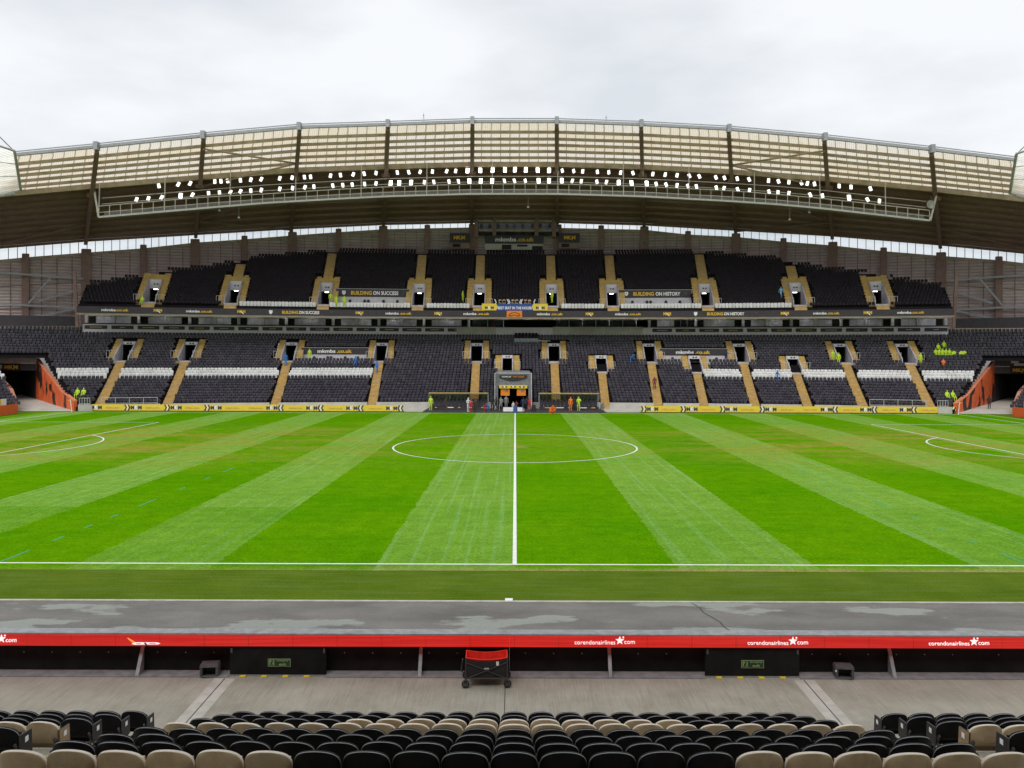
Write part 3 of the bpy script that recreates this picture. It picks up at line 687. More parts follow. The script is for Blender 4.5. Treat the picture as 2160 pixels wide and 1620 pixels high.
# grey speaker boxes standing on the base plates
for x,l in ((-6.6,'grey plastic box with open front standing between the aircraft advert and an exit gate'),(7.14,'grey plastic box with a pale sticker standing past the second exit gate')):
    t=thing('speaker_box',l,'box',(x,17.33,.026),.12 if x<0 else -.1)
    mb=MB(); w=.19
    mb.hexa([(-w,-.11,0),(w,-.11,0),(w,.13,0),(-w,.13,0)],[(-w+.005,-.10,.015),(w-.005,-.10,.015),(w-.005,.12,.015),(-w+.005,.12,.015)])
    mb.box(-w,-w+.05,-.11,.13,.015,.20); mb.box(w-.05,w,-.11,.13,.015,.20); mb.box(-w+.05,w-.05,.09,.13,.015,.20)
    mb.hexa([(-w-.01,-.12,.20),(w+.01,-.12,.20),(w+.01,.14,.20),(-w-.01,.14,.20)],[(-w+.01,-.10,.262),(w-.01,-.10,.262),(w-.01,.12,.262),(-w+.01,.12,.262)])
    mb.build('casing',M['plastic_grey'],t)
    mb=MB(); mb.box(-w+.052,w-.052,.04,.06,.02,.198); mb.build('grille',M['dark'],t)
    if x>0: mb=MB(); mb.box(-w-.014,-w+.012,-.125,-.112,.14,.18); mb.build('sticker',M['ink_white'],t)

# ------------------------------------------------------------------ folding wagon
wg=thing('folding_wagon','red and black folding wagon parked against the black perimeter board','wagon',(-.59,17.0,0),.03)
def bowl(pts_top,pts_bot,mat_,name,th=.012):
    mb=MB(); n=len(pts_top)
    mb.add(list(pts_top)+list(pts_bot),[(i,(i+1)%n,n+(i+1)%n,n+i) for i in range(n)]+[tuple(range(n,2*n))]); return mb.build(name,mat_,wg)
def loop(w,d,z,sag,n=10):
    pts=[]
    for k in range(n): t=k/n; pts.append((-w+2*w*t,-d,z-sag*math.sin(math.pi*t)))
    for k in range(4): pts.append((w,-d+2*d*k/4,z))
    for k in range(n): t=k/n; pts.append((w-2*w*t,d,z-sag*math.sin(math.pi*t)))
    for k in range(4): pts.append((-w,d-2*d*k/4,z))
    return pts
bowl(loop(.425,.205,.615,.045),loop(.40,.185,.20,0),M['cart_red'],'lining')
bowl(loop(.435,.215,.585,.05),loop(.415,.20,.19,0),M['cart_black'],'fabric_body')
mb=MB(); lp=loop(.432,.212,.617,.045)
for a,b in zip(lp,lp[1:]+lp[:1]): mb.tube(a,b,.012,6)
mb.build('rim',M['cart_red'],wg)
mb=MB()
for sx in (-1,1):
    for sy in (-1,1):
        mb.tube((sx*.435,sy*.215,.10),(sx*.435,sy*.215,.62),.014,8)
        mb.beam((sx*.435,sy*.215,.20),(sx*.435,sy*.235,.12),.05,.06)
for sy in (-1,1):
    mb.tube((-.43,sy*.222,.18),(.43,sy*.222,.52),.010,6); mb.tube((.43,sy*.222,.18),(-.43,sy*.222,.52),.010,6); mb.tube((-.43,sy*.222,.19),(.43,sy*.222,.19),.012,6)
mb.build('frame',M['steel_dark'],wg)
mb=MB(); mb.tube((-.435,.0,.18),(-.54,.0,.26),.014,8); mb.tube((-.54,0,.26),(-.51,0,.50),.014,8); mb.tube((-.51,-.06,.50),(-.51,.06,.50),.014,8); mb.build('handle',M['steel_dark'],wg)
for sx in (-1,1):
    for sy in (-1,1):
        r=.082
        t=MB(); n=20; w=.028
        prof=[(r*.72,-w),(r*.93,-w),(r,-w*.6),(r,w*.6),(r*.93,w),(r*.72,w)]
        vs=[(p*math.cos(2*math.pi*k/n),q,p*math.sin(2*math.pi*k/n)) for k in range(n) for p,q in prof]; m_=len(prof)
        t.add(vs,[(k*m_+i,k*m_+(i+1)%m_,((k+1)%n)*m_+(i+1)%m_,((k+1)%n)*m_+i) for k in range(n) for i in range(m_)])
        wh=t.build('wheel',M['tyre'],wg,(sx*.44,sy*.245,r))
        t=MB(); t.tube((0,-.022,0),(0,.022,0),.022,10)
        for k in range(6): a=k*math.pi/3; t.beam((0,0,0),(r*.74*math.cos(a),0,r*.74*math.sin(a)),.03,.014,up=(0,1,0))
        t.build('rim',M['plastic_grey'],wh)
mb=MB(); mb.box(.20,.255,-.232,-.226,.46,.54); mb.build('care_tag',M['ink_white'],wg)
mb=MB(); mb.box(-.05,.05,-.230,-.226,.38,.41); mb.build('badge',M['steel_white'],wg)
# ------------------------------------------------------------------ far stand
west=thing('main_stand','two-tier stand of black seats with gold stairs, glazed boxes and central players tunnel','stand',(0,100,0))
INV=Matrix.Translation((0,-100,0))
def part(mb,name,mats,parent=None,smooth=False):
    o=mb.build(name,mats,west if parent is None else parent,smooth=smooth)
    if parent is None: o.matrix_parent_inverse=INV
    return o
def frame_obj(name,me,phi,fn=Pc,d=0.0,z=0.0,parent=None,off=(0,0,0)):
    """an object in the stand's radial frame: local x along the row, local y outwards from the front row"""
    p=fn(phi,0); q=Vector((math.sin(phi),math.cos(phi),0)); t=Vector((math.cos(phi),-math.sin(phi),0))
    o=bpy.data.objects.new(name,me); o.location=p+q*(d+off[1])+t*off[0]+Vector((0,0,z+off[2])); o.rotation_euler=(0,0,-phi)
    link(o,west if parent is None else parent)
    if parent is None: o.matrix_parent_inverse=INV
    return o
def frame_empty(name,phi,d,z,fn=Pc):
    p=fn(phi,d); return empty(name,(p.x,p.y,z),-phi)

# aisles and vomitories, from bottom positions in the photograph (mirrored)
AL=[phi_at(1087+s*o,0) for o in (879,736,507,302,87) for s in (-1,1)]
VOM_L=[(p,17,24,.83) for p in AL]
SMALL=[(phi_at(u,9.9),13,18,.74) for u in (1270,1470,1680)]
CENT=(phi_at(1070,9.9),13,18,.70)
VOM_L+=SMALL
AU=[phi_at(1087+s*o,DU0+1) for o in (773,600,405,206,77) for s in (-1,1)]
VOM_U=[(p,1,8,.83) for p in AU]
# recessed platforms with sign walls: tier, phi range, rows
PLAT_L=[(phi_at(634,15.5),phi_at(776,15.5),17,21),(phi_at(1393,15.5),phi_at(1536,15.5),17,21)]
PLAT_U=[(phi_at(708,DU0+4),phi_at(862,DU0+4),1,5),(phi_at(1305,DU0+4),phi_at(1459,DU0+4),1,5)]
# corner tunnel walls (left side; mirrored on the right)
TA,TB=Vector((-53.2,96.3,0)),Vector((-66,110,0)); TA2,TB2=Vector((-59.6,95.6,0)),Vector((-72.4,109.3,0))
def side_of(p,a,b): return (b.x-a.x)*(p.y-a.y)-(b.y-a.y)*(p.x-a.x)
def in_tunnel(p,grow=0.0):
    q=Vector((-abs(p.x),p.y,0)); d=(TB-TA).normalized(); n=Vector((-d.y,d.x,0))
    s1=(q-TA).dot(n); w=(TA2-TA).dot(n)
    return -grow < s1 < w+grow if w>0 else w-grow < s1 < grow
def tunnel_cut(p,z): return z<6.3 and in_tunnel(p,.25)
def blocked_l(i,phi,p,half=-.17):
    """is this spot of the lower tier taken by stairs, vomitory, platform or tunnel"""
    r=R0+i*DR
    if tunnel_cut(p,zl(i)): return True
    if abs(p.x)<2.35 and i<13: return True                      # players tunnel
    if abs((phi-CENT[0])*r)<2.1+half and 13<=i<=18: return True
    for a in AL:
        s=abs((phi-a)*r)
        if i<17 and s<.62+half: return True
        if 17<=i<=24 and s<1.95+half: return True
    for a,i0,i1,w in SMALL:
        s=abs((phi-a)*r)
        if i<i0 and s<.6+half: return True
        if i0<=i<=i1 and s<1.75+half: return True
    for a,b,i0,i1 in PLAT_L:
        if a-half/r<phi<b+half/r and i0<=i<=i1: return True
    return False
def blocked_u(i,phi,half=-.17):
    r=R0+DU0+i*DR
    for k,a in enumerate(AU):
        s=abs((phi-a)*r)
        if i==0 and s<.95+half: return True
        if 1<=i<=8 and s<1.95+half: return True
        if i in (9,10) and s<(1.95 if k<2 else 1.55)+half: return True
        if k>=2 and i>=11 and s<.80+half: return True
    for a,b,i0,i1 in PLAT_U:
        if a-half/r<phi<b+half/r and i0<=i<=i1: return True
    if abs(phi)*r<4.05+half and i==0: return True                # banner in front
    return False
VT=[(160,592),(200,588),(300,573),(345,563),(430,556),(490,545),(545,533),(600,530),(700,521),(1087,519)]
def top_line(u):
    return lerp(VT,u) if u<1087 else lerp(VT,2174-u)+3
PHU=phi_at(165,DU0)      # end of the upper tier (negative)

# stepped terraces
def terrace(name,fn,phis,rows,zf,d0,block):
    mb=MB()
    for i in rows:
        z=zf(i); zb=zf(i-1) if i>0 else zf(0)-.75
        for a,b in zip(phis,phis[1:]):
            c=(a+b)/2; p=fn(c,d0+(i+.5)*DR)
            if block(i,c,p): continue
            q0,q1=fn(a,d0+i*DR),fn(b,d0+i*DR); q2,q3=fn(b,d0+(i+1)*DR),fn(a,d0+(i+1)*DR)
            mb.quad(Z(q0,z),Z(q1,z),Z(q2,z),Z(q3,z)); mb.quad(Z(q0,zb),Z(q1,zb),Z(q1,z),Z(q0,z))
    return part(mb,name,M['terrace'])
ph=np.linspace(-.75,.75,901)
terrace('lower_terrace',Pl,ph,range(NL+3),zl,0,lambda i,c,p:(i>=NL and abs(c)<.297) or blocked_l(i,c,p) and not (i<17 and not tunnel_cut(p,zl(i)) and abs(p.x)>2.35 and not any(a<c<b and 17<=i<=21 for a,b,_,_ in PLAT_L)))
ph=np.linspace(PHU,-PHU,501)
def up_cut(i,c,p):
    u,v=proj(Z(p,zu(i)+.75)); return v<top_line(u)-2
terrace('upper_terrace',Pc,ph,range(NU),zu,DU0,lambda i,c,p:(blocked_u(i,c) and 1<=i<=8) or up_cut(i,c,p))

# seats of the far stand: one small seat repeated along the rows
def seat_lump():
    v=[];f=[]
    w=.215
    prof=[(-w*.92,.42),(-w,.66),(-w*.70,.80),(w*.70,.80),(w,.66),(w*.92,.42)]
    for y,tl in ((.10,.0),(.16,.02)):
        for x,z in prof: v.append((x,y+.10*(z-.42),z))
    f+=[(0,1,2,3),(0,3,4,5),(6,9,8,7),(6,11,10,9)]+[(i,i+6,(i+1)%6+6,(i+1)%6) for i in range(6)]
    b=len(v); w=.19
    for x in (-w,w):
        for y,z in ((.02,.36),(.07,.36),(.10,.66),(-.01,.68)): v.append((x,y,z))
    f+=[(b,b+1,b+2,b+3),(b+4,b+7,b+6,b+5),(b,b+3,b+7,b+4),(b+3,b+2,b+6,b+7),(b+1,b,b+4,b+5),(b+2,b+1,b+5,b+6)]
    return np.array(v),f
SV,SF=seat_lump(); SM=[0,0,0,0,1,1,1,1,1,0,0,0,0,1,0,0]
SVW=SV.copy(); SVW[:,0]*=1.10; SVW[12:,2]=np.where(SVW[12:,2]<.5,.12,SVW[12:,2]); SVW[:12,2]=np.where(SVW[:12,2]<.5,.30,SVW[:12,2])
def seats_object(name,spots,material,label,SV=SV):
    n=len(spots); nv=len(SV); rng=np.random.default_rng(3)
    V=np.empty((n,nv,3)); 
    for k,(x,y,z,phi) in enumerate(spots):
        c,s=math.cos(phi),math.sin(phi); j=rng.uniform(-.08,.08); lx=SV[:,0]; ly=SV[:,1]+.30+j*SV[:,2]; lz=SV[:,2]*(1+rng.uniform(-.02,.02))
        V[k,:,0]=x+lx*c+ly*s; V[k,:,1]=y-lx*s+ly*c; V[k,:,2]=z+lz
    F=[tuple(q+k*nv for q in f) for k in range(n) for f in SF]
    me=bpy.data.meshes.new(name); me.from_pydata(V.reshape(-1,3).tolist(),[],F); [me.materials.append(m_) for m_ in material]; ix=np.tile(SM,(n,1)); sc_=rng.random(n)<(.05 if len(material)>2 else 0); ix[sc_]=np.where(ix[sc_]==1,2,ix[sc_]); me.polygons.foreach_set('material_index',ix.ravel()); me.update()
    o=inst(name,me); o['kind']='stuff'; o['label']=label; o['category']='seats'; return o
lo_dark,lo_white,up_dark,up_white=[],[],[],[]
WA=(phi_at(800,9),phi_at(1487,9))
for i in range(NL+2):
    for s in (-1,1):
        phi=.24/(R0+i*DR)
        while True:
            rr=(R0 if phi<=TH0 else RC)+i*DR
            p=Pl(s*phi,i*DR); u,v=proj(Z(p,zl(i)))
            if u<-140 or u>2310 or phi>.9: break
            if not (i>=NL and phi<.30) and not blocked_l(i,s*phi,p,.2) and not (i==26 and 0.0<s*phi<.0 ):
                white=10<=i<=12 and (s*phi<WA[0] or s*phi>WA[1])
                (lo_white if white else lo_dark).append((p.x,p.y,zl(i),s*phi))
            phi+=.485/rr
for i in range(NU):
    for s in (-1,1):
        phi=.24/(R0+DU0+i*DR)
        while phi<-PHU-.002:
            d=DU0+i*DR; p=Pc(s*phi,d); u,v=proj(Z(p,zu(i)+.78))
            if v>=top_line(u) and not blocked_u(i,s*phi,.2):
                white=i==0 and abs(u-1087)<600 
                (up_white if white else up_dark).append((p.x,p.y,zu(i),s*phi))
            phi+=.485/(R0+d)
seats_object('lower_tier_seats',lo_dark,[M['far_seat'],M['far_rim'],M['far_sparkle']],'rows of black folding seats filling the lower tier')
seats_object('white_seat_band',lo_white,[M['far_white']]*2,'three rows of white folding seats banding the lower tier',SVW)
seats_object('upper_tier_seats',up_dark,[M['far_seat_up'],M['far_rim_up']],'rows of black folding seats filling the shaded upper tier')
seats_object('white_front_row',up_white,[M['far_white']]*2,'single row of white seats along the front of the upper tier',SVW)

# stairs (shared meshes, one per aisle)
def steps_mesh(name,i0,i1,zf,half,d0):
    mb=MB()
    for i in range(i0,i1):
        z=zf(i); zp=zf(i-1) if i>0 else zf(0)-.6; r=zf(i+1)-z
        mb.box(-half,half,d0+i*DR-.008,d0+(i+1)*DR-.008,zp,z+.012)
        mb.box(-half+.01,half-.01,d0+(i+.5)*DR,d0+(i+1)*DR-.008,z+.013,z+r/2)
        mb.box(-half+.02,half-.02,d0+i*DR-.014,d0+i*DR+.05,z-.02,z+.016,1); mb.box(-half+.02,half-.02,d0+(i+.5)*DR-.006,d0+(i+.5)*DR+.05,z+r/2-.03,z+r/2+.004,1)  # brown edge strips paint the shade lines between steps
    return mb.mesh(name,[M['gold'],M['steel_brown']])
me=steps_mesh('stair',0,17,zl,.58,0)
for a in AL: frame_obj('stair',me,a)
me=steps_mesh('stair',0,13,zl,.56,0)
for a,_,_,_ in SMALL: frame_obj('stair',me,a)
me=steps_mesh('stair',11,NU-1,zu,.72,DU0)
for k,a in enumerate(AU):
    if k>=2: frame_obj('stair',me if k>3 else steps_mesh('stair',11,NU-6,zu,.72,DU0),a)
me0=steps_mesh('threshold',0,1,zu,.85,DU0)
for a in AU: frame_obj('threshold',me0,a)

def rail_mesh(w,h=1.05,n=3,name='guard_rail'):
    mb=MB(); r=.028
    for k in range(n+1): x=-w/2+w*k/n; mb.tube((x,0,0),(x,0,h),r,6)
    for z in (h,h*.12): mb.tube((-w/2,0,z),(w/2,0,z),r,6)
    return mb.mesh(name,M['steel_white'])
RAIL=rail_mesh(1.05)
def mb2(mb):
    out=MB(); L=[(-.27,0),(-.03,0),(-.03,.03),(.13,.03),(.13,0),(.37,0),(.37,.22),(.29,.26),(.23,.12),(.16,.20),(.13,.2),(.13,.05),(-.03,.05),(-.03,.22),(-.11,.26),(-.17,.12),(-.24,.20),(-.27,.2)]
    out.prism([(x,0,z) for x,z in L],(0,.01,0)); return out
def marks_mesh():
    mb=MB()
    for x in (-.27,.13): mb.prism([(x,0,0),(x+.24,0,0),(x+.24,0,.22),(x+.16,0,.26),(x+.10,0,.12),(x+.03,0,.20),(x,0,.2)],(0,.01,0))
    mb=mb2(mb)
    return mb.mesh('block_mark',M['ink_black'])
MARKS=marks_mesh()
def vom_meshes(tier,i0,i1,w):
    zf,d0=(zl,0) if tier=='l' else (zu,DU0)
    dA,dB=d0+i0*DR,d0+i1*DR; z0=zf(i0); zt=zf(i1)+.12
    wall=MB()
    for s in (-1,1):
        pts=[(s*w,dA,z0-.3),(s*w,dB+.02,z0-.3),(s*w,dB+.02,zt+.05),(s*w,dA+.02,zf(i0)+.55)]
        wall.prism(pts,(s*.14,0,0))
    wall.box(-w-.14,w+.14,dB+.02,dB+.30,z0+2.3,zt+.05)
    wall.box(-w,w,dA-.005,dB+5,z0-.3,z0+.015)
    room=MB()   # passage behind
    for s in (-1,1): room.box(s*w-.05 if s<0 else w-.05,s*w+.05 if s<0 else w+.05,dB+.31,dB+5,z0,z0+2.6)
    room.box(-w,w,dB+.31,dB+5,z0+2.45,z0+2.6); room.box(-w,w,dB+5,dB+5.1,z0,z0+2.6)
    plate=MB(); plate.box(-w+.02,w-.02,dB-.03,dB+.015,z0+2.28,zt)
    fls=[]
    for s in (-1,1):
        fl=MB(); fls.append(fl)
        for i in range(i0+1,i1+2 if tier=='l' else i1+3):
            a,b=sorted((s*(w+.145),s*(w+1.05))); z=zf(i); r=zf(i+1)-z
            fl.box(a,b,d0+i*DR-.008,d0+(i+1)*DR-.008,zf(i-1)-.3,z+.012); fl.box(a,b,d0+(i+.5)*DR,d0+(i+1)*DR-.008,z+.013,z+r/2)
    lan=MB()
    if tier=='u':
        fl=lan
        for i in (i1+1,i1+2):
            z=zf(i); fl.box(-w-.14,w+.14,d0+i*DR-.007,d0+(i+1)*DR-.008,zf(i-1)-.3,z+.010)
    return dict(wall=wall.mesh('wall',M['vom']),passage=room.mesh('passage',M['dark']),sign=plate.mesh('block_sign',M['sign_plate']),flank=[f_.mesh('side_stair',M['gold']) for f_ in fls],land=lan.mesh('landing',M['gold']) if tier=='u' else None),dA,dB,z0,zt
def vomitory(tier,phi,i0,i1,w,cache={}):
    k=(tier,i0,i1,w)
    if k not in cache: cache[k]=vom_meshes(*k)
    ms,dA,dB,z0,zt=cache[k]
    v=frame_obj('vomitory',ms['wall'],phi)
    def sub(n,me,loc=(0,0,0)): o=inst(n,me,v,loc); return o
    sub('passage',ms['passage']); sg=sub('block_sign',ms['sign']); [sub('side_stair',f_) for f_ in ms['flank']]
    if ms['land']: sub('landing',ms['land'])
    inst('block_mark',MARKS,v,(0,dB-.042,(z0+2.28+zt)/2-.10))
    for s in (-1,1): sub('guard_rail',RAIL,(s*(w+.62),dA+.02+(DR if tier=='l' else 0),z0+(.0 if tier=='u' else zl(i0+1)-z0)))
    if tier=='u':
        mb=MB(); mb.box(-.30,.30,dB+.0,dB+.10,z0+2.14,z0+2.22); o=mb.build('tube_light',M['tube_light'],v)
    return v
for p,a,b,w in VOM_L: vomitory('l',p,a,b,w)
for p,a,b,w in VOM_U: vomitory('u',p,a,b,w)
vomitory('l',*CENT)

# front wall of the lower tier with hand rails
mb=MB(); ph=np.linspace(-.30,.30,301)
for a,b in zip(ph,ph[1:]):
    c=(a+b)/2; p=Pl(c,-.3)
    if abs(p.x)<2.4 or in_tunnel(p,.1) or any(abs(c-q)*R0<.62 for q in AL+[s[0] for s in SMALL]):
        if mb.v: part(mb,'front_wall',M['wallw']); mb=MB()
        continue
    A,B,C_,D_=Pl(a,-.32),Pl(b,-.32),Pl(b,-.15),Pl(a,-.15)
    mb.hexa([Z(A,-.01),Z(B,-.01),Z(C_,-.01),Z(D_,-.01)],[Z(A,.80),Z(B,.80),Z(C_,.80),Z(D_,.80)])
if mb.v: part(mb,'front_wall',M['wallw'])
for u0,u1 in ((214,332),(1835,1955),(168,190),(1978,2000)):
    a,b=phi_at(u0,-.2,Pl),phi_at(u1,-.2,Pl); c=(a+b)/2; frame_obj('hand_rail',rail_mesh((b-a)*R0,.75,4,'hand_rail'),c,Pl,-.22,.8)

# sign walls of the platforms
def sign_words(parent,z,words,y=-.07):
    for s,x,w,h,m in words: text(s,w,h,M[m],parent,(x,y,z))
def crest(parent,x,y,z,h,m='ink_white'):
    mb=MB(); w=h*.42
    mb.prism([(x-w,y,z+h/2),(x+w,y,z+h/2),(x+w,y,z-h*.1),(x+w*.5,y,z-h*.38),(x,y,z-h/2),(x-w*.5,y,z-h*.38),(x-w,y,z-h*.1)],(0,.015,0)); mb.build('crest',M[m],parent)
    mb=MB(); mb.prism([(x-w*.5,y-.004,z+h*.25),(x+w*.5,y-.004,z+h*.25),(x,y-.004,z-h*.2)],(0,.003,0)); mb.build('crest_device',M['steel_grey'],parent)
def cross_mark(parent,x,y,z,h):
    mb=MB(); q=h*.36
    mb.beam((x-q,y,z-h/2),(x+q,y,z+h/2),.012,h*.26,up=(0,1,0)); mb.beam((x-q,y-.003,z+h/2),(x+q,y-.003,z-h/2),.012,h*.26,up=(0,1,0)); mb.build('cross_emblem',M['steel_grey'],parent)
def mkm(parent,x,y,z,w,h):
    text('M',w*.34,h,M['ink_yellow'],parent,(x-w*.34,y,z),bold=.06); text('K',w*.30,h,M['ink_yellow'],parent,(x,y,z),bold=.06); text('M',w*.34,h,M['ink_yellow'],parent,(x+w*.34,y,z),bold=.06)
    mb=MB(); mb.beam((x-w*.12,y-.012,z+h*.2),(x+w*.25,y-.012,z-h*.75),.012,h*.22,up=(0,1,0)); mb.build('swoosh',M['ink_white'],parent)
def plat_sign(a,b,i0,i1,tier,label,words,emblems):
    zf,d0=(zl,0) if tier=='l' else (zu,DU0); c=(a+b)/2; dB=d0+(i1+1)*DR; r=R0+dB; w=(b-a)*r/2; z0=zf(i0); zt=zf(i1+1)
    t=frame_empty('sign_board',c,dB-.1,z0); tag(t,label,'sign')
    h=zt-z0; zs=h-(.86 if tier=='l' else 1.05)
    mb=MB(); mb.box(-w,w,-.05,0.0,zs,h+.12); mb.build('panel',M['sign_black'],t)
    mb=MB(); mb.box(-w-.06,w+.06,-.03,.05,h+.12,h+.20); mb.box(-w-.08,-w,-.04,.05,0,h+.12); mb.box(w,w+.08,-.04,.05,0,h+.12); mb.build('edge_trim',M['steel_grey'],t)
    mb=MB(); mb.box(-w,w,0,.12,0,zs); mb.box(-w,w,.001,.12,zs,h+.1); mb.build('back_wall',M['wall_pale'],t)
    for k,fx in enumerate((-.62,-.22,-.12,.3,.68)):
        x=fx*w; mb=MB(); g_=.45 if tier=='u' else .12
        mb.prism([(x-.20,-.16,g_+.12),(x-.20,-.16,g_+.42),(x-.12,-.16,g_+.55),(x+.12,-.16,g_+.55),(x+.20,-.16,g_+.42),(x+.20,-.16,g_+.12)],(0,.13,0)); mb.box(x-.16,x-.13,-.12,-.08,0,g_+.12); mb.box(x+.13,x+.16,-.12,-.08,0,g_+.12)
        mb.build('arched_opening',M['ink_black'],t)  # black arched block standing in for a dark opening in the wall
    sign_words(t,(zs+h+.12)/2,words)
    for k,x in emblems: (crest if k=='crest' else cross_mark)(t,x,-.075,(zs+h+.12)/2,.62)
    # platform floor and side cheeks belong to the stand
    mb=MB()
    ps=np.linspace(a,b,12)
    for p,q in zip(ps,ps[1:]):
        A,B,C_,D_=Pc(p,d0+i0*DR),Pc(q,d0+i0*DR),Pc(q,dB),Pc(p,dB); mb.quad(Z(A,z0+.01),Z(B,z0+.01),Z(C_,z0+.01),Z(D_,z0+.01))
    part(mb,'platform_floor',M['vom'])
plat_sign(*PLAT_L[0],'l','black mkmbs.co.uk sign over the lower tier platform by the players in blue',[('mkmbs',-1.25,2.6,.52,'ink_white'),('.co.uk',1.35,2.2,.52,'ink_yellow')],[])
plat_sign(*PLAT_L[1],'l','black mkmbs.co.uk sign over the lower tier platform behind a small vomitory',[('mkmbs',-1.25,2.6,.52,'ink_white'),('.co.uk',1.35,2.2,.52,'ink_yellow')],[])
plat_sign(*PLAT_U[0],'u','black BUILDING ON SUCCESS sign wall in the upper tier',[('BUILDING',-1.7,3.1,.58,'ink_yellow'),('ON SUCCESS',1.95,3.8,.58,'ink_white')],[('crest',-4.3),('x',4.6)])
plat_sign(*PLAT_U[1],'u','black BUILDING ON HISTORY sign wall in the upper tier',[('BUILDING',-1.7,3.1,.58,'ink_yellow'),('ON HISTORY',1.95,3.7,.58,'ink_white')],[('crest',-4.3),('x',4.6)])

# fascia of the upper tier: faceted sponsor band, each facet a board
DF=13.5; ZF0,ZF1=12.42,13.34
mb=MB(); ph=np.linspace(PHU,-PHU,61)
for a,b in zip(ph,ph[1:]):
    A,B,C_,D_=Pc(a,DF+.03),Pc(b,DF+.03),Pc(b,DU0+.3),Pc(a,DU0+.3); mb.hexa([Z(A,12.36),Z(B,12.36),Z(C_,12.36),Z(D_,12.36)],[Z(A,13.30),Z(B,13.30),Z(C_,13.30),Z(D_,13.30)])
    A,B,C_,D_=Pc(a,DU0+.3),Pc(b,DU0+.3),Pc(b,28),Pc(a,28); mb.hexa([Z(A,12.6),Z(B,12.6),Z(C_,12.9),Z(D_,12.9)],[Z(A,12.9),Z(B,12.9),Z(C_,13.2),Z(D_,13.2)])
part(mb,'upper_tier_slab',M['box_frame'])
mb=MB()
for a,b in zip(ph,ph[1:]):
    A,B,C_,D_=Pc(a,DF-.06),Pc(b,DF-.06),Pc(b,DF+.2),Pc(a,DF+.2); mb.hexa([Z(A,12.20),Z(B,12.20),Z(C_,12.20),Z(D_,12.20)],[Z(A,12.30),Z(B,12.30),Z(C_,12.30),Z(D_,12.30)])
part(mb,'fascia_drip_rail',M['steel_beige'])
fas=tag(empty('fascia_band',(0,116,12.4)),'long curved black sponsor band along the front of the upper tier','sign')
FINV=Matrix.Translation((0,-116,-12.4))
fph=np.linspace(PHU,-PHU,31)
for a,b in zip(fph,fph[1:]):
    mb=MB(); A,B,C_,D_=Pc(a,DF-.04),Pc(b,DF-.04),Pc(b,DF+.02),Pc(a,DF+.02); mb.hexa([Z(A,ZF0),Z(B,ZF0),Z(C_,ZF0),Z(D_,ZF0)],[Z(A,ZF1),Z(B,ZF1),Z(C_,ZF1),Z(D_,ZF1)])
    o=mb.build('panel',M['sign_black'],fas); o.matrix_parent_inverse=FINV
def on_fascia(fn,u,*a):
    phi=phi_at(u,DF); p=Pc(phi,DF-.10); e=bpy.data.objects.new('print',None); 
    return p,phi
def ftext(s,u,w,h,m,dz=0.0,bold=.03):
    phi=phi_at(u,DF); p=Pc(phi,DF-.10); o=text(s,w,h,M[m],fas,(p.x,p.y,12.88+dz),-phi,bold=bold); o.matrix_parent_inverse=FINV
px=114/K
for u in (243,421,841,1005,1160,1325,1743,1921):
    k=.94 if abs(u-1087)>600 else 1.0
    ftext('mkmbs',u-14,28*px*k,.36,'ink_white'); ftext('.co.uk',u+14.5,26*px*k,.36,'ink_yellow')
for u in (333,509,758,924,1243,1407,1655,1830):
    ftext('MKM',u,16*px,.42,'ink_yellow',.03,.045)
    phi=phi_at(u,DF); p=Pc(phi,DF-.13); q=Vector((math.cos(phi),-math.sin(phi),0)); mb=MB(); mb.beam(Z(p-q*.1,12.98),Z(p+q*.32,12.58),.02,.13); o=mb.build('swoosh',M['ink_white'],fas); o.matrix_parent_inverse=FINV
for u,w2 in ((635,'ON SUCCESS'),(1531,'ON HISTORY')):
    ftext('BUILDING',u-23,33*px,.44,'ink_yellow'); ftext(w2,u+17,42*px,.44,'ink_white')
    for uu,kind in ((u-64,'c'),(u+64,'x')):
        phi=phi_at(uu,DF); p=Pc(phi,DF-.09); e=bpy.data.objects.new('emblem',None)
        mb=MB()
        if kind=='c': mb.prism([(-.24,0,.28),(.24,0,.28),(.24,0,-.05),(.12,0,-.22),(0,0,-.3),(-.12,0,-.22),(-.24,0,-.05)],(0,.02,0))
        else: mb.beam((-.2,0,-.26),(.2,0,.26),.012,.15,up=(0,1,0)); mb.beam((-.2,-.003,.26),(.2,-.003,-.26),.012,.15,up=(0,1,0))
        o=mb.build('crest' if kind=='c' else 'cross_emblem',M['ink_white'] if kind=='c' else M['steel_grey'],fas,(p.x,p.y,12.88),-phi); o.matrix_parent_inverse=FINV
# orange emblem panel in the middle, with the arched mark
p=Pc(0,DF-.14); t=thing('emblem_panel','small orange panel with dark arched emblem in the middle of the black band','sign',(-.15,p.y,12.36))
mb=MB(); mb.box(-1.13,1.13,0,.06,0,.98); mb.build('panel',M['ink_orange'],t)
mb=MB()
for r0,r1 in ((.80,.95),(.28,.44)):
    for k in range(14):
        a,b=math.pi*(.08+.84*k/14),math.pi*(.08+.84*(k+1)/14); mb.quad(*[(r*math.cos(q),-.012,.12+.66*r*math.sin(q)) for r,q in ((r0,a),(r1,a),(r1,b),(r0,b))])
mb.box(-.72,-.42,-.014,-.01,.14,.30); mb.box(.42,.72,-.014,-.01,.14,.30); mb.build('emblem',M['ink_black'],t)
